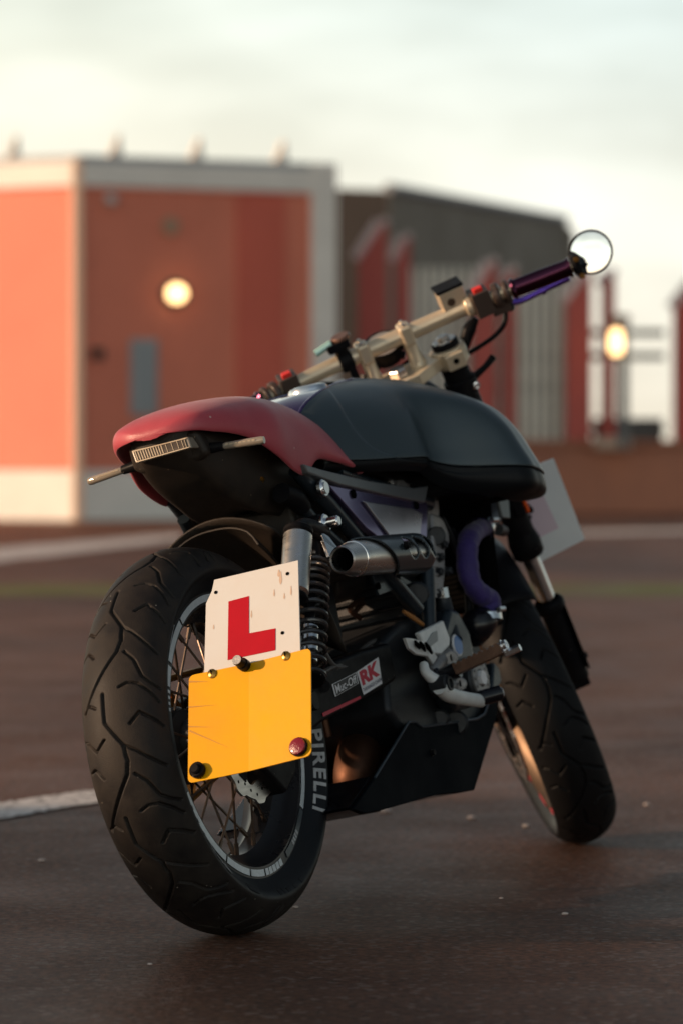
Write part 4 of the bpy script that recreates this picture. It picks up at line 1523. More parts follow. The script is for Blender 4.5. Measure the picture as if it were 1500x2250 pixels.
# ---- water hoses and radiator
s = MB()
hp, hr = smooth_path([Vector(p) for p in ((0.9883,-0.12,0.5997), (0.9006,-0.135,0.5887), (0.8362,-0.145,0.5654), (0.8154,-0.145,0.5155), (0.8247,-0.15,0.4833), (0.8641,-0.155,0.4604), (0.8422,-0.15,0.4354))], [.018, .020, .0215, .021, .020, .022, .020], 22)
hr = [r * .9 * (1 + .035 * math.sin(i * .55) + .03 * math.sin(i * .21 + 1) + .012 * math.sin(i * 1.9)) for i, r in enumerate(hr)]
s.tube(hp, hr, 28)
hs = s.build('coolant_hose', M['hose'], bike, angle=80)
def clamp(c, d, r):
    s = MB()
    d = Vector(d).normalized()
    c = Vector(c)
    s.lathe([(r, -.006), (r + .002, -.006), (r + .002, .006), (r, .006), (r, -.006)], c, d, 30)
    s.cyl(c + Vector((-.01, -r - .004, .01)), c + Vector((.014, -r - .004, .01)), .005, 10)
    return s
clamp((0.96,-0.125,0.5968), (.6, .0, .35), .024).build('hose_clamp', M['chrome'], hs)
clamp((0.8435,-0.15,0.4338), (-.15, 0, -1), .026).build('hose_clamp', M['chrome'], hs)
s = MB()
s.tube([(0.8447,-0.15,0.4321), (0.8268,-0.14,0.4243), (0.8382,-0.12,0.4154)], [.024, .030, .030], 22, sm=5)
s.slab([(0.8277,-0.115,0.4331), (0.9156,-0.115,0.4414), (0.9303,-0.115,0.4201), (0.8605,-0.115,0.3948), (0.8219,-0.115,0.4008)], -.13, -.09)
s.build('water_pump', M['gloss'], engine)
s = MB()
s.box((.985, 0, .575), (.045, .26, .24), Matrix.Rotation(R(14), 3, 'Y'))
radi = s.build('radiator', M['darkhole'], bike, bevel=.006)
s = MB()
for k in range(24):
    s.box((.960 + (k - 12) * .0023, 0, .575 + (k - 12) * .0094), (.004, .23, .0015))
radi_f = s.build('core', M['darkhole'], radi, smooth=False)
s = MB()
s.tube([(0.9883,-0.12,0.5997), (1.0447,-0.11,0.6089), (1.122,-0.09,0.6241), (1.1669,-0.07,0.6488)], .015, 16, sm=5)
s.tube([(1.0502,-0.12,0.5941), (1.1245,-0.1,0.5939)], .011, 14)
s.build('radiator_neck', M['dark_alu'], bike)
s = MB()
s.slab([(0.9958,-0.15,0.6535), (1.0528,-0.15,0.6544), (1.0374,-0.15,0.6076), (1.0038,-0.15,0.6099)], -.154, -.146)
s.build('radiator_bracket', mat('bracket_grey', (.16, .18, .19), .4, .5), bike, bevel=.002)
# clutter in the dark between engine and head: coil, wiring, down tube cover
s = MB()
s.box((.80, -.05, .66), (.12, .09, .07))
s.box((.66, -.06, .665), (.14, .07, .05))
s.tube([(.58, -.08, .67), (.70, -.10, .645), (.85, -.09, .66), (.98, -.05, .70)], .012, 12, sm=6)
s.tube([(.85, -.11, .60), (.90, -.12, .50), (.88, -.10, .40), (.86, -.08, .33)], .010, 12, sm=6)
s.tube([(.80, -.12, .62), (.84, -.13, .52), (.83, -.12, .42)], .007, 10, sm=6)
s.build('wiring_loom', M['black'], bike)

# ---- seat: red cowl and pad in one flowing shell
SX = [-.005, .004, .02, .04, .08, .13, .18, .23, .27, .32, .38, .44, .49]
SWd = [.030, .050, .075, .090, .108, .122, .136, .135, .134, .135, .136, .136, .132]
STp = [.800, .812, .822, .830, .839, .846, .850, .852, .852, .848, .838, .822, .806]
SSh = [.796, .803, .808, .809, .808, .806, .803, .798, .790, .776, .752, .724, .702]   # shoulder height
SLo = [.790, .788, .786, .781, .774, .760, .730, .706, .700, .724, .721, .711, .697]   # lower edge
s = MB()
ringsL = []
xs_f = np.linspace(SX[0], SX[-1], 60)
def cr_interp(xs, ys, x):
    i = min(max(int(np.searchsorted(xs, x) - 1), 0), len(xs) - 2)
    x0, x1 = xs[i], xs[i + 1]
    m0 = (ys[min(i + 1, len(ys) - 1)] - ys[max(i - 1, 0)]) / (xs[min(i + 1, len(xs) - 1)] - xs[max(i - 1, 0)])
    m1 = (ys[min(i + 2, len(ys) - 1)] - ys[i]) / (xs[min(i + 2, len(xs) - 1)] - xs[i])
    t = (x - x0) / (x1 - x0)
    h = x1 - x0
    return (2 * t ** 3 - 3 * t ** 2 + 1) * ys[i] + (t ** 3 - 2 * t ** 2 + t) * h * m0 + (-2 * t ** 3 + 3 * t ** 2) * ys[i + 1] + (t ** 3 - t ** 2) * h * m1
def seat_ring(x):
    w, zt, zs, zl = [cr_interp(SX, a, x) for a in (SWd, STp, SSh, SLo)]
    half = [(0, zt), (.30 * w, zt - .002), (.55 * w, zt - (zt - zs) * .18), (.76 * w, zt - (zt - zs) * .45), (.91 * w, zs + .002 + (zt - zs) * .18), (.985 * w, zs - (zs - zl) * .22), (w, zs - (zs - zl) * .5), (.995 * w, zs - (zs - zl) * .78), (.965 * w, zl + .001), (.93 * w, zl + .0005)]
    inner = [(.90 * w, zl + .004), (.90 * w, zs - (zs - zl) * .45), (.80 * w, zs - .010), (.4 * w, zt - .018), (0, zt - .020)]
    h = half + inner
    return [(x, -y, z) for y, z in h] + [(x, y, z) for y, z in h[::-1][1:-1]]
s.rings([seat_ring(x) for x in xs_f])
s.build('seat', M['leather'], bike, angle=60, sub=1)
# undertray and its wheel arch
UX = [.012, .03, .05, .08, .12, .17, .23, .30, .36]
UB = [.772, .752, .735, .712, .690, .668, .650, .640, .632]
UW = [.036, .052, .062, .070, .077, .086, .094, .098, .098]
s = MB()
rr_ = []
for x in np.linspace(UX[0], UX[-1], 30):
    w = ip(UX, UW, x)
    zb = cr_interp(UX, UB, x)
    zt = cr_interp(SX, STp, x) - .024
    zs = min(cr_interp(SX, SSh, x) - .012, zt)
    arch = .035 * max(0, (x - .12) / .24) ** .8
    k = min(1, max(0, (x - .05) / .10))
    pts = [(0, zt), (.7 * w, zs), (1.0 * w, zs - .012), ((1.04 - .10 * k) * w, zb + .06), ((.98 - .20 * k) * w, zb + .026), ((.84 - .20 * k) * w, zb + .006), ((.66 - .14 * k) * w, zb + .001 + arch * .1), (.36 * w, zb + .001 + arch * .7), (0, zb + arch)]
    rr_.append([(x, -y, z) for y, z in pts] + [(x, y, z) for y, z in pts[::-1][1:-1]])
s.rings(rr_)
ut = s.build('undertray', M['plastic'], bike, angle=50, sub=1)
s = MB()
for p_ in ((0.2056,-0.075,0.7006), (0.1566,0.055,0.6939), (0.0971,0,0.7465)):
    s = MB()
    s.hexbolt(Vector(p_) + Vector((-.0, 0, .004)), (-.5, -.2, -.8), .006, .004)
    s.build('tray_screw', M['brass'], ut)
s = MB()   # inner tongue hanging ahead of the tyre
rows = []
for i in range(14):
    a = R(28 + 42 * i / 13)
    rows.append([(.395 * math.sin(a) - .02, y_, RZ + .395 * math.cos(a) - .035 * (abs(y_) / .1) ** 2) for y_ in np.linspace(-.10, .10, 13)])
s.add([p for r_ in rows for p in r_], [(i * 13 + j, i * 13 + j + 1, (i + 1) * 13 + j + 1, (i + 1) * 13 + j) for i in range(13) for j in range(12)])
s.build('inner_mudguard', M['plastic'], bike, solid=.003)
# rear block that carries lamp and indicators
tl_c = Vector((.030, 0, .772))
s = MB()
s.prism([(.040, -.074, .746), (.026, -.066, .788), (.026, .060, .788), (.040, .064, .746), (.044, .05, .740), (.044, -.055, .740)], (.03, 0, .006))
blk = s.build('tail_bracket', M['plastic'], bike, bevel=.010, seg=4)
# tail lamp: long clear lens with upright bars
TLa, TLb, TLc, TLd = (0.012,0.0393,0.7561), (0.012,-0.0629,0.76), (0.018,-0.0574,0.7794), (0.018,0.0467,0.779)
A_, B_, C_, D_ = [Vector(p) for p in (TLa, TLb, TLc, TLd)]
s = MB()
s.prism([A_ + Vector((-.004, 0, 0)), B_ + Vector((-.004, 0, 0)), C_ + Vector((-.004, 0, 0)), D_ + Vector((-.004, 0, 0))], (.03, 0, 0))
tlamp = s.build('tail_lamp', M['clear'], bike, bevel=.003, seg=3)
s = MB()
n_out = Vector((-.0055, 0, 0))
def tl(u, v):
    return A_.lerp(B_, u).lerp(D_.lerp(C_, u), v) + n_out
s.prism([tl(.05, .14), tl(.95, .14), tl(.95, .84), tl(.05, .84)], (.001, 0, 0))
s.build('lamp_inner', M['lensdark'], tlamp, smooth=False)
s = MB()
n_out = Vector((-.0066, 0, 0))
for k in range(11):
    u = .07 + .045 * k
    s.prism([tl(u, .16), tl(u + .014, .16), tl(u + .014, .82), tl(u, .82)], (.001, 0, 0))
for u in (.60, .70, .80, .88, .93):
    s.prism([tl(u, .16), tl(u + .008, .16), tl(u + .008, .82), tl(u, .82)], (.001, 0, 0))
s.prism([tl(.03, .84), tl(.97, .84), tl(.97, .92), tl(.03, .92)], (.001, 0, 0))
s.prism([tl(.03, .06), tl(.97, .06), tl(.97, .13), tl(.03, .13)], (.001, 0, 0))
s.build('lamp_bars', M['lensbar'], tlamp, smooth=False)
# stick indicators
for sy in (-1, 1):
    a, b = Vector((.062, .084 * sy, .757)), Vector((.070, .158 * sy, .752))
    s = MB()
    s.tube([a - (b - a) * .25, a + (b - a) * .10], [.009, .0075], 14)
    ind = s.build('indicator', M['black'], bike)
    s = MB()
    d = (b - a)
    s.tube([a + d * .08, a + d * .15, a + d * .95, a + d * 1.02], [.004, .0058, .0068, .0058], 16)
    s.build('indicator_lens', M['clear'], ind)
    s = MB()
    for k in range(7):
        c = a + d * (.22 + .1 * k)
        s.box(c + Vector((-.0056, 0, .0018)), (.003, .006, .002))
    s.build('led_strip', M['lensbar'], ind, smooth=False)

# ---- tank: violet centre and matt black side covers
TX = [.385, .42, .48, .56, .63, .69, .73, .775, .84, .90, .95, .985]
# control sections: (y, z) from the ridge outwards and down, 10 points
TS_ = [
    ((0, .812), (.03, .810), (.060, .798), (.082, .780), (.096, .760), (.104, .742), (.108, .730), (.109, .722), (.107, .716), (.10, .712)),
    ((0, .838), (.035, .836), (.066, .824), (.094, .802), (.109, .778), (.117, .754), (.121, .736), (.122, .724), (.120, .715), (.11, .710)),
    ((0, .856), (.04, .854), (.078, .842), (.108, .820), (.128, .792), (.140, .762), (.146, .736), (.148, .720), (.145, .710), (.132, .704)),
    ((0, .868), (.045, .866), (.088, .853), (.124, .830), (.150, .800), (.165, .766), (.174, .735), (.177, .717), (.172, .706), (.156, .700)),
    ((0, .876), (.05, .873), (.096, .860), (.134, .836), (.161, .804), (.175, .768), (.183, .736), (.187, .716), (.182, .704), (.164, .697)),
    ((0, .881), (.055, .877), (.104, .862), (.143, .839), (.160, .806), (.166, .769), (.169, .734), (.172, .712), (.168, .699), (.150, .692)),
    ((0, .883), (.058, .878), (.112, .862), (.156, .839), (.186, .808), (.196, .768), (.202, .726), (.206, .696), (.202, .672), (.17, .664)),
    ((0, .884), (.060, .878), (.118, .858), (.176, .832), (.225, .801), (.259, .760), (.279, .712), (.291, .678), (.287, .645), (.235, .638)),
    ((0, .883), (.060, .877), (.121, .855), (.180, .826), (.229, .795), (.261, .755), (.283, .707), (.297, .670), (.293, .634), (.238, .628)),
    ((0, .876), (.060, .869), (.119, .846), (.176, .817), (.220, .787), (.249, .748), (.270, .701), (.283, .664), (.280, .630), (.232, .626)),
    ((0, .860), (.055, .853), (.109, .831), (.161, .804), (.200, .776), (.227, .740), (.247, .697), (.259, .664), (.256, .632), (.21, .630)),
    ((0, .83), (.048, .825), (.095, .806), (.142, .782), (.180, .756), (.206, .726), (.225, .690), (.236, .664), (.234, .640), (.20, .638)),
]
def surf(x, t, side, lift=0.0):
    cols = []
    for k in range(10):
        cols.append((cr_interp(TX, [q[k][0] for q in TS_], x), cr_interp(TX, [q[k][1] for q in TS_], x)))
    i = min(int(t), 8)
    f = t - i
    a, b, c, d = cols[max(i - 1, 0)], cols[i], cols[i + 1], cols[min(i + 2, 9)]
    if i == 0:
        a = (-cols[1][0], cols[1][1])
    g = lambda j: .5 * (2 * b[j] + (c[j] - a[j]) * f + (2 * a[j] - 5 * b[j] + 4 * c[j] - d[j]) * f * f + (3 * b[j] - a[j] - 3 * c[j] + d[j]) * f ** 3)
    y, z = g(0), g(1)
    # knee recess: an oval dished into the flank
    e = ((x - .665) / .195) ** 2 + ((t - 4.3) / 3.5) ** 2
    q = max(0.0, min(1.0, (1.04 - e) / .13))
    q = q * q * (3 - 2 * q) * max(0.0, min(1.0, (.80 - x) / .08))
    y -= .0045 * q
    z -= .0025 * q * max(0, 1 - t / 5)
    if lift:
        y += lift * min(1, t / 3)
        z += lift * max(0, 1 - t / 4)
    return (x, y * side, z)
def patch(x0, x1, nx, t0, t1, nt_, side, lift, T0=None):
    vs, fs = [], []
    for i in range(nx + 1):
        x = x0 + (x1 - x0) * i / nx
        ta = t0(x) if callable(t0) else t0
        for j in range(nt_ + 1):
            vs.append(surf(x, ta + (t1 - ta) * j / nt_, side, lift))
    for i in range(nx):
        for j in range(nt_):
            a = i * (nt_ + 1) + j
            fs.append((a, a + 1, a + nt_ + 2, a + nt_ + 1))
    return vs, fs
s = MB()
for sd in (1, -1):
    s.add(*patch(.385, .985, 60, 0, 5.0, 40, sd, -.004))
# closing nose and tail
M['skirt'] = mat('skirt_black', (.008, .009, .011), .45, spec=.15)
tank = s.build('fuel_tank', M['violet'], bike, solid=.002)
tcut = lambda x: ip([.385, .50, .62, .75, .985], [2.3, 1.75, 1.15, .62, .25], x)
for sd in (-1, 1):
    s = MB()
    vs, fs = patch(.385, .985, 130, tcut, 7.0, 84, sd, .003)
    s.add(vs, fs)
    o = s.build('tank_cover', M['tank'], tank, solid=.005, angle=45)
    s = MB()
    vs, fs = patch(.385, .985, 130, 7.05, 9, 24, sd, .0)
    s.add(vs, fs)
    s.build('cover_skirt', M['skirt'], o, solid=.004, angle=45)
    # lip in violet along the cover's upper edge
    l = MB()
    l.tube([Vector(surf(x, tcut(x), sd, .004)) for x in np.linspace(.39, .98, 40)], .0035, 8)
    l.build('cover_lip', M['violetlip'], tank)
# front face of the tank shroud
s = MB()
nose = [surf(.984, t, 1, .001) for t in np.linspace(0, 9, 40)] + [surf(.984, t, -1, .001) for t in np.linspace(9, 0, 40)][:-1]
s.add(nose, [tuple(range(len(nose)))])
s.build('tank_nose', M['black'], tank, smooth=False)
s = MB()   # dark floor under the tank
s.slab([(.40, .705), (.60, .70), (.80, .68), (.93, .66), (.93, .72), (.60, .76), (.40, .74)], -.11, .11)
s.slab([(.74, .655), (.95, .645), (.95, .70), (.74, .70)], -.235, .235)
s.build('tank_floor', M['black'], tank, bevel=.01)
# fuel cap and vent slots on the violet centre
s = MB()
s.lathe([(0, .010), (.022, .010), (.032, .007), (.036, 0), (.036, -.006)], (.62, .0, .872), (-.08, 0, 1), 40)
s.build('fuel_cap', M['chrome'], tank)

# ---- plates at the rear
PO = Vector((-0.3,-0.105,0.244))
PU = Vector((0.4,0,0.9165))
PRt = Vector((0, -1, 0))
PN = PRt.cross(PU)
if PN.x > 0:
    PN = -PN
def pl(a, b, off=0.0):
    return PO + PRt * a + PU * b + PN * off
def rounded(c, r, n=6):
    out = []
    k = len(c)
    for i in range(k):
        p, q, w = Vector(c[i - 1]), Vector(c[i]), Vector(c[(i + 1) % k])
        u, v = (p - q).normalized(), (w - q).normalized()
        for j in range(n + 1):
            t = j / n
            out.append(q + u * r * (1 - t) ** 2 + v * r * t ** 2)
    return out
cy = [(-0.0002,0.0004), (0.2109,0.002), (0.2081,0.1723), (-0.0028,0.1735)]
fold = (0.1022,0.0705)[0]
def yoff(a):
    return .0 if a < fold else (a - fold) * .09
def ybend(pts, off):
    return [pl(p[0], p[1], off + yoff(p[0])) for p in pts]
out = rounded([(q[0], q[1], 0) for q in cy], .009)
# split along the fold so each half stays flat
lefth = [p for p in out if p.x <= fold]
righth = [p for p in out if p.x > fold]
ymin = lambda a: cy[0][1] + (cy[1][1] - cy[0][1]) * (a - cy[0][0]) / (cy[1][0] - cy[0][0])
ymax = lambda a: cy[3][1] + (cy[2][1] - cy[3][1]) * (a - cy[3][0]) / (cy[2][0] - cy[3][0])
s = MB()
n_u, n_v = 40, 20
gridv = []
def plate_edge(a):
    lo, hi = ymin(a), ymax(a)
    e = min(a - cy[0][0], cy[1][0] - a)
    r = .009
    if e < r:
        d = r - math.sqrt(max(0, r * r - (r - e) ** 2))
        lo += d
        hi -= d
    return lo, hi
us = [cy[0][0] + (cy[1][0] - cy[0][0]) * k / n_u for k in range(n_u + 1)]
us = sorted(us + [fold, cy[0][0] + .001, cy[0][0] + .003, cy[0][0] + .006, cy[1][0] - .001, cy[1][0] - .003, cy[1][0] - .006])
top_e, bot_e = [], []
for a in us:
    lo, hi = plate_edge(a)
    bot_e.append((a, lo))
    top_e.append((a, hi))
vs, fs = [], []
nv = len(us)
for off in (0, -.0022):
    for p in bot_e:
        vs.append(pl(p[0], p[1], off + yoff(p[0])))
    for p in top_e:
        vs.append(pl(p[0], p[1], off + yoff(p[0])))
for k in range(nv - 1):
    fs.append((k, k + 1, nv + k + 1, nv + k))
    fs.append((2 * nv + k, 3 * nv + k, 3 * nv + k + 1, 2 * nv + k + 1))
    fs.append((k, 2 * nv + k, 2 * nv + k + 1, k + 1))
    fs.append((nv + k, nv + k + 1, 3 * nv + k + 1, 3 * nv + k))
fs.append((0, nv, 3 * nv, 2 * nv))
fs.append((nv - 1, 3 * nv - 1, 4 * nv - 1 if False else 3 * nv + nv - 1, 2 * nv + nv - 1))
fs = fs[:-1]
fs.append((nv - 1, 2 * nv + nv - 1, 3 * nv + nv - 1, nv + nv - 1))
s.add(vs, fs)
yp = s.build('number_plate', M['yellow'], bike, angle=2.5, bevel=.0006, seg=2)
def screw(u, v, r=.0075, slot=True):
    c = pl(u, v, yoff(u) + .0003)
    s = MB()
    s.lathe([(0, .0035), (r * .6, .0033), (r, .0015), (r, 0)], c, PN, 24)
    o = s.build('plate_screw', M['brass'], yp)
    s = MB()
    s.box(c + PN * .0036, (.0015, .0015, r * 1.5))
    s.build('screw_slot', M['darkhole'], yp)
screw(*(0.0401,0.168))
screw(*(0.1678,0.1688))
kb = (0.0966,0.1692)
s = MB()
c = pl(kb[0], kb[1], .0005)
s.cyl(c, c + PN * .012, .0095, 20, ch=.001)
s.cyl(c + PN * .012, c + PN * .026, .0080, 20, ch=.001)
s.build('plate_bulb', M['black'], yp)
s = MB()
s.cyl(c + PN * .0262, c + PN * .0275, .0072, 20)
s.build('bulb_lens', M['alu'], yp)
rb_ = (0.1907,0.0186)
c = pl(rb_[0], rb_[1], yoff(rb_[0]) + .0003)
s = MB()
s.cyl(c, c + PN * .006, .0145, 28, ch=.001)
s.build('reflector_ring', M['black'], yp)
s = MB()
s.lathe([(0, .0105), (.008, .0100), (.0125, .0085), (.0132, .0062)], c, PN, 28)
s.build('reflector', M['redlens'], yp)
kb = (0.0189,0.0163)
c = pl(kb[0], kb[1], .0003)
s = MB()
s.cyl(c, c + PN * .010, .0125, 20, ch=.002)
s.cyl(c + PN * .010, c + PN * .015, .008, 20, ch=.002)
s.build('plate_knob', M['black'], yp)
# spoke shadows painted on the left of the plate as thin brown streaks
SPOKE_SHADE = mat('spoke_shadow_brown', (.52, .23, .012), .5)
s = MB()
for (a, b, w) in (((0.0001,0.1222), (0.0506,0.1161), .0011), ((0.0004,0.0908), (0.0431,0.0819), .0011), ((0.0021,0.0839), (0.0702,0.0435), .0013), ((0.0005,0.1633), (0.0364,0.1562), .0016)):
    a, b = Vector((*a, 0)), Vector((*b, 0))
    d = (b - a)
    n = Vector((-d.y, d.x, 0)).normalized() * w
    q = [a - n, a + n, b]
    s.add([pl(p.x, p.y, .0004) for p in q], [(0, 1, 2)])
s.build('spoke_shadow_streak', SPOKE_SHADE, yp, smooth=False)
# L plate
LO = -.006
lc = [(0.0227,0.1773), (0.1853,0.1755), (0.1821,0.3263), (0.0389,0.3247), (0.035,0.3074), (0.025,0.2885)]
s = MB()
base = [pl(p[0], p[1], LO) for p in lc]
low = [pl(lc[0][0], lc[0][1] - .02, LO), pl(lc[1][0], lc[1][1] - .02, LO)]
s.prism([low[0], low[1]] + base[1:] + [base[0]], -PN * .002)
lpn = s.build('learner_plate', M['plate'], bike, smooth=False, bevel=.0004, seg=1)
lt = [(0.0631,0.1877), (0.144,0.1875), (0.1441,0.2228), (0.0994,0.2239), (0.0992,0.2849), (0.0642,0.2833)]
s = MB()
s.prism([pl(p[0], p[1], LO + .0004) for p in lt], PN * .0003)
s.build('letter_l', M['redfilm'], lpn, smooth=False)
s = MB()
for p_ in ((0.0421,0.3029), (0.1643,0.3077), (0.1556,0.2131)):
    c = pl(p_[0], p_[1], LO + .0003)
    s.cyl(c, c + PN * .0006, .0028 if p_[1] > .2 else .0015, 14)
s.build('plate_hole', M['darkhole'], lpn)
s = MB()
for (p_, a, b) in (((0.1527,0.3034), .0022, .011), ((0.1496,0.3116), .002, .006), ((0.1418,0.2811), .0012, .006), ((0.1703,0.2788), .0012, .008), ((0.1588,0.2724), .0012, .005), ((0.1032,0.2543), .0012, .006), ((0.0386,0.2468), .001, .004)):
    s.add([pl(p_[0] + a * math.sin(q) * (1 + .3 * math.cos(3 * q)), p_[1] + b * math.cos(q), LO + .0004) for q in [2 * math.pi * k / 14 for k in range(14)]], [tuple(range(14))])
s.build('plate_stain', mat('stain', (.58, .42, .32), .6), lpn, smooth=False)
# arm that carries the plates, bolted at the axle
s = MB()
s.tube([(0, -.135, RZ), (-.10, -.16, .30), (-.20, -.20, .33), pl(.11, .08, -.022)], .009, 12, sm=4)
s.box(pl(.105, .12, -.016), (.010, .10, .010))
s.prism([pl(.05, .12, -.0105), pl(.17, .12, -.0105), pl(.17, .150, -.0105), pl(.05, .150, -.0105)], -PN * .004)
s.build('plate_arm', M['black'], bike)

# ---- front end: yokes, fork, bars (all turned with the steering)
fk = MB(TH)
FYO, FC = .103, .036
for sy in (-1, 1):
    fk.cyl((FC, FYO * sy, .585), (FC, FYO * sy, 1.035), .0265, 32, r1=.0255, ch=.003)
    fk.lathe([(.0265, 0), (.030, .004), (.031, .03), (.0265, .05)], (FC, FYO * sy, .575), (0, 0, 1), 32)
fork = fk.build('fork', M['black'], bike, angle=40)
for sy in (-1, 1):
    s = MB(TH)
    s.cyl((FC, FYO * sy, .43), (FC, FYO * sy, .60), .0165, 28)
    s.build('stanchion', M['chrome'], fork)
for sy in (-1, 1):
    s = MB(TH)
    s.cyl((FC, FYO * sy, .30), (FC, FYO * sy, .465), .022, 26, ch=.004)
    s.lathe([(.026, 0), (.030, .006), (.030, .02), (.024, .026)], (FC, FYO * sy, .452), (0, 0, 1), 28)
    s.box((FC - .004, (FYO + .0235) * sy, .39), (.036, .005, .14))
    s.box((FC + .008, (FYO) * sy, .307), (.040, .034, .044))
    s.cyl((FC - .010, (FYO + .018) * sy, .345), (FC - .010, (FYO + .031) * sy, .345), .007, 8)
    s.build('fork_lower', M['black'], fork, bevel=.006, seg=3)
s = MB(TH)
s.cyl((.045, -.118, .305), (.045, .118, .305), .011)
s.build('front_axle', M['alu'], fork)
s = MB(TH)   # lug and clamp on the fork tube
s.cyl((FC - .02, -FYO - .03, .665), (FC + .005, -FYO - .03, .665), .0065, 12)
s.box((FC, -FYO - .022, .665), (.012, .022, .018))
s.build('cable_lug', M['black'], fork)
s = MB(TH)   # lower yoke
s.box((.012, 0, .76), (.085, .16, .032))
for sy in (-1, 1):
    s.cyl((FC, FYO * sy, .742), (FC, FYO * sy, .778), .034, 32, ch=.003)
s.build('lower_yoke', M['alu'], fork, bevel=.006)
s = MB(TH)   # upper yoke
s.prism([(-.03, -.03, .995), (.0, -.075, .995), (.036, -.103, .995), (.060, -.08, .995), (.048, 0, .995), (.060, .08, .995), (.036, .103, .995), (.0, .075, .995), (-.03, .03, .995)], (0, 0, .022))
for sy in (-1, 1):
    s.cyl((FC, FYO * sy, .985), (FC, FYO * sy, 1.022), .0345, 34, ch=.003)
    s.box((FC - .035, FYO * sy * 1.02, 1.003), (.022, .036, .030))
yoke = s.build('top_yoke', M['beige'], bike, bevel=.004, seg=3)
for sy in (-1, 1):
    s = MB(TH)
    s.cyl((FC, FYO * sy, 1.0225), (FC, FYO * sy, 1.036), .0235, 24, ch=.002)
    s.cyl((FC, FYO * sy, 1.036), (FC, FYO * sy, 1.044), .012, 18, ch=.002)
    s.build('fork_cap', M['steel'], yoke)
s = MB(TH)
s.cyl((0, 0, 1.018), (0, 0, 1.034), .018, 6, ch=.002)
s.build('stem_nut', M['steel'], yoke)
s = MB(TH)
for sy in (-1, 1):
    s.cyl((FC - .0465, FYO * sy * 1.02, 1.004), (FC - .0475, FYO * sy * 1.02, 1.004), .0055, 14)
s.build('pinch_bolt', M['darkhole'], yoke)
# risers
BC, BH = .026, 1.079
for sy in (-1, 1):
    s = MB(TH)
    y = .042 * sy
    s.tube([(.020, y, 1.012), (.022, y, 1.045), (BC, y, BH)], [.0165, .0125, .0135], 20, sm=4)
    s.box((BC, y, BH), (.040, .024, .040))
    rs_ = s.build('riser', M['beige'], yoke, bevel=.007, seg=3)
    s = MB(TH)
    s.cyl((BC - .012, y, BH + .020), (BC - .012, y, BH + .024), .004, 10)
    s.cyl((BC + .012, y, BH + .020), (BC + .012, y, BH + .024), .004, 10)
    s.build('riser_bolt', M['steel'], rs_)
# handlebar, braced by its own taper
s = MB(TH)
s.tube([(BC - .055, -.375, BH + .006), (BC - .035, -.27, BH + .006), (BC - .012, -.17, BH + .003), (BC, -.09, BH), (BC, .09, BH), (BC - .012, .17, BH + .003), (BC - .035, .27, BH + .006), (BC - .055, .375, BH + .006)],
       [.011, .0115, .0135, .0155, .0155, .0135, .0115, .011], 24, sm=6)
bar = s.build('handlebar', M['beige'], bike, angle=60)
def barpt(y):
    a = abs(y)
    return Vector((BC + ip([.09, .17, .27, .375], [0, -.012, -.035, -.055], a), y, BH + ip([.09, .17, .27, .375], [0, .003, .006, .006], a)))
for sy in (-1, 1):
    s = MB(TH)
    a, b = barpt(.248 * sy), barpt(.362 * sy)
    s.tube([a, a.lerp(b, .04), a.lerp(b, .08), a.lerp(b, .5), a.lerp(b, .92), b], [.0175, .0205, .0165, .0172, .0162, .0195], 24)
    g_ = s.build('grip', mat('grip_violet', (.085, .026, .055), .2, 1) if sy < 0 else bpy.data.materials['grip_violet'], bar)
    s = MB(TH)
    e = barpt(.372 * sy)
    s.cyl(b + (e - b) * .2, e + (e - b) * .4, .0185, 24, ch=.003)
    s.box(e, (.036, .010, .046))
    s.build('bar_end', M['black'], bar, bevel=.003)
    s = MB(TH)
    s.cyl(e + Vector((-.019, 0, .017)), e + Vector((-.021, 0, .017)), .005, 12)
    s.cyl(e + Vector((-.019, 0, -.017)), e + Vector((-.021, 0, -.017)), .005, 12)
    s.build('bar_end_screw', M['brass'], bar)
    # switch cluster in three blocks
    s = MB(TH)
    c = barpt(.190 * sy)
    s.box(c, (.046, .034, .048))
    s.cyl(barpt(.214 * sy), barpt(.228 * sy), .024, 24, ch=.003)
    s.cyl(barpt(.234 * sy), barpt(.245 * sy), .0225, 24, ch=.003)
    s.box(c + Vector((.005, -.03 * sy * -1, -.022)), (.036, .036, .026))
    sw_ = s.build('switch_cluster', M['switch'] if 'switch' in M else mat('switch_brown', (.060, .038, .030), .38, rvar=.06), bar, bevel=.005, seg=3)
    s = MB(TH)
    s.box(c + Vector((-.010, 0, .027)), (.016, .018, .010))
    s.build('button', M['redbtn'], sw_, bevel=.002)
    # lever below and ahead of the grip
    s = MB(TH)
    l0 = barpt(.228 * sy) + Vector((.030, 0, -.026))
    l1, l2, l3 = [Vector((p[0], abs(p[1]) * sy, p[2])) for p in ((0.06,-0.2618,1.0358), (0.064,-0.3124,1.0342), (0.055,-0.3654,1.039))]
    s.tube([l0, l1, l2, l3], [.007, .0065, .0055, .0065], 12, sm=6)
    s.cyl(l2 + Vector((0, -.004, 0)), l2 + Vector((0, .004, 0)), .008, 12)
    s.build('lever', M['anod'], bar)
    s = MB(TH)
    s.box(barpt(.222 * sy) + Vector((.026, 0, -.018)), (.034, .036, .026))
    s.cyl(barpt(.238 * sy) + Vector((.024, 0, -.030)), barpt(.238 * sy) + Vector((.024, 0, -.046)), .008, 12)
    s.build('lever_perch', M['black'], bar, bevel=.004)
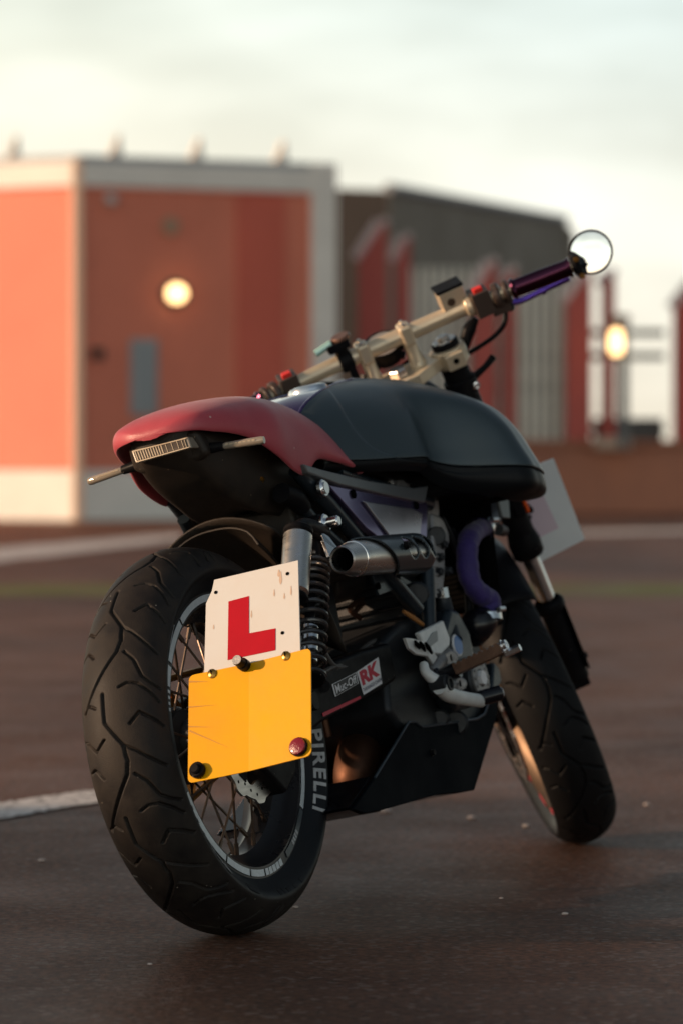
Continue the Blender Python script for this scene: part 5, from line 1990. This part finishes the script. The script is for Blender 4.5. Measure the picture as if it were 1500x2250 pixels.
# master cylinder reservoir
s = MB(TH)
rc_ = Vector((0.035,-0.1453,1.1049))
s.box(rc_ + Vector((0, 0, .002)), (.045, .048, .036))
s.cyl(barpt(-.160), barpt(-.176), .020, 24, ch=.003)
rv = s.build('brake_reservoir', M['beige'], bar, bevel=.003)
s = MB(TH)
s.box(rc_ + Vector((0, 0, .023)), (.050, .053, .006))
s.build('reservoir_lid', M['black'], rv, bevel=.002)
s = MB(TH)
s.cyl(rc_ + Vector((-.0228, .006, -.001)), rc_ + Vector((-.0238, .006, -.001)), .0075, 20)
s.cyl(rc_ + Vector((-.0228, -.020, -.008)), rc_ + Vector((-.0238, -.020, -.008)), .005, 16)
s.build('sight_glass', mat('sight_brown', (.07, .04, .025), .3), rv)
# brake hose
s = MB(TH)
s.tube([(0.06,-0.2348,1.0473), (0.06,-0.2318,1.0249), (0.055,-0.2202,1.0078), (0.05,-0.1953,0.9969), (0.05,-0.16,0.9894), (0.05,-0.1208,0.9837), (0.04,-0.0945,0.9702)], .0045, 12, sm=8)
s.build('brake_hose', M['black'], bar)
s = MB(TH)
s.tube([(0.06,-0.1776,1.0403), (0.06,-0.158,1.0256), (0.055,-0.1371,1.0033), (0.05,-0.1192,0.9844), (0.05,-0.1051,0.967)], [.006, .013, .011, .007, .006], 14, sm=6)
s.build('cable_boot', M['black'], bar)
# bar-end mirror
s = MB(TH)
ce = barpt(-.372)
s.tube([ce + Vector((.005, -.004, -.012)), ce + Vector((.01, -.03, -.008)), Vector((0,-0.3782,1.0669))], [.006, .005, .006], 12, sm=4)
s.build('mirror_stem', M['black'], bar)
mc_ = Vector((-0.02,-0.4067,1.0929))
# the mirror's own facing, in head coordinates: back towards the rider
def head_dir(d):      # bike-frame direction to head frame
    d = SROT.inverted() @ Vector(d)
    return Vector((d.dot(FW), d.y, d.dot(AX)))
mn = head_dir((-.93, -.17, .0)).normalized()
s = MB(TH)
s.lathe([(0, .012), (.030, .010), (.0385, .004), (.0405, -.001), (.0400, -.003), (.0385, -.003)], mc_, -mn, 64)
s.tube([mc_ + (mn.orthogonal().normalized() * math.cos(q) + mn.cross(mn.orthogonal().normalized()) * math.sin(q)) * .0392 + mn * .0022 for q in [2 * math.pi * k / 56 for k in range(56)]], .0021, 8, closed=True)
ms = s.build('mirror', M['black'], bar)
s = MB(TH)
s.lathe([(0, .0030), (.010, .00295), (.020, .0028), (.030, .0025), (.0376, .0020)], mc_, mn, 64)
s.build('mirror_glass', M['mirror'], ms, angle=80)
# phone mount clamped on the bar, left of the risers
s = MB(TH)
pm = barpt(.078)
s.cyl(pm + Vector((0, -.013, 0)), pm + Vector((0, .013, 0)), .021, 24, ch=.003)
s.tube([pm + Vector((0, 0, .010)), pm + Vector((-.006, .002, .032))], [.014, .012], 16)
s.box(pm + Vector((-.012, -.004, -.020)), (.016, .014, .040))
s.box(pm + Vector((-.006, .004, .036)), (.034, .042, .016))
ph = s.build('phone_mount', M['black'], bar, bevel=.004)
s = MB(TH)
s.cyl(pm + Vector((-.008, -.006, .044)), pm + Vector((-.008, -.006, .052)), .018, 26, ch=.002)
s.build('mount_dial', mat('dial_brown', (.20, .11, .08), .3, .5), ph)
s = MB(TH)
s.tube([pm + Vector((-.012, .014, .046)), pm + Vector((-.014, .048, .040))], [.007, .0075], 12)
s.build('mount_arm', M['mint'], ph)
# round gauge ahead of the bars
s = MB(TH)
s.lathe([(0, -.03), (.030, -.03), (.036, -.01), (.038, .004), (.035, .006), (.034, .003)], (.075, .0, 1.060), (-.35, 0, .93), 36)
ga = s.build('speedometer', M['black'], bike)
s = MB(TH)
s.lathe([(0, .0035), (.034, .0035)], (.075, .0, 1.060), (-.35, 0, .93), 36)
s.build('dial_face', mat('dial_face', (.25, .24, .24), .25, coat=.6), ga)
s = MB(TH)
s.tube([(.06, .03, 1.03), (.07, .0, 1.05), (.06, -.03, 1.03)], .008, 12)
s.tube([(.05, .06, 1.03), (.08, .02, 1.0), (.07, -.05, 1.02), (.05, -.02, 1.06)], .005, 10, sm=6)
s.tube([(.06, .17, 1.06), (.09, .10, 1.02), (.07, .03, .98)], .005, 10, sm=6)
s.build('cable_bundle', M['black'], bike)
# headlamp shell, hidden behind the tank
s = MB(TH)
s.ball((.13, 0, .88), .085, 28)
s.build('headlamp', M['black'], bike)
# tab on the fork behind the right leg
s = MB(TH)
s.cyl((FC, -FYO, .925), (FC, -FYO, .955), .031, 30, ch=.002)
s.tube([(FC, -FYO - .028, .945), (FC + .0, -FYO - .055, .955), (FC + .01, -FYO - .075, .962)], [.007, .006, .007], 12)
s.build('light_bracket', M['black'], fork)
s = MB(TH)
s.hexbolt((FC - .028, -FYO - .022, .938), (-1, 0, 0), .006, .006)
s.build('bracket_bolt', M['chrome'], fork)
# front indicator, orange, beside the fork
s = MB(TH)
i0 = Vector((0.02,-0.1225,0.6879))
s.box(i0 + Vector((0, .010, 0)), (.03, .024, .050))
fi = s.build('front_indicator', M['black'], bike, bevel=.006)
s = MB(TH)
s.box(i0 + Vector((0, -.006, 0)), (.024, .008, .046))
s.build('indicator_lens', M['orange'], fi, bevel=.003)
# learner plate on the front, seen from behind with the letter showing through
s = MB(TH)
fp = [(0.11,-0.1349,0.7096), (0.11,-0.2227,0.7038), (0.11,-0.2219,0.5262), (0.11,-0.1283,0.5216)]
s.prism(fp, (.0025, 0, 0))
fpl = s.build('learner_plate', M['plateback'], bike, smooth=False, bevel=.0005, seg=1, label='front plate seen from its back')
s = MB(TH)
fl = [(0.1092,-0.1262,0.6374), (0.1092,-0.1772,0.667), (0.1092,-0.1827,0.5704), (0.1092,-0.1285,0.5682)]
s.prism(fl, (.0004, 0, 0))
s.build('letter_shadow', M['pinkfilm'], fpl, smooth=False)
s = MB(TH)
s.tube([(.05, -.10, .60), (.107, -.125, .60), (.107, -.14, .62)], .005, 10)
s.build('plate_stay', M['black'], bike)
# short front mudguard
s = MB(TS)
rows = []
for i in range(22):
    a = R(-62 + 80 * i / 21)
    rows.append([((.325 - .03 * abs(t) ** 2.4) * math.sin(a) + WB, t * .066, .298 + (.325 - .03 * abs(t) ** 2.4) * math.cos(a)) for t in np.linspace(-1, 1, 13)])
s.add([p for r_ in rows for p in r_], [(i * 13 + j, i * 13 + j + 1, (i + 1) * 13 + j + 1, (i + 1) * 13 + j) for i in range(21) for j in range(12)])
s.build('front_mudguard', M['black'], bike, solid=.003)
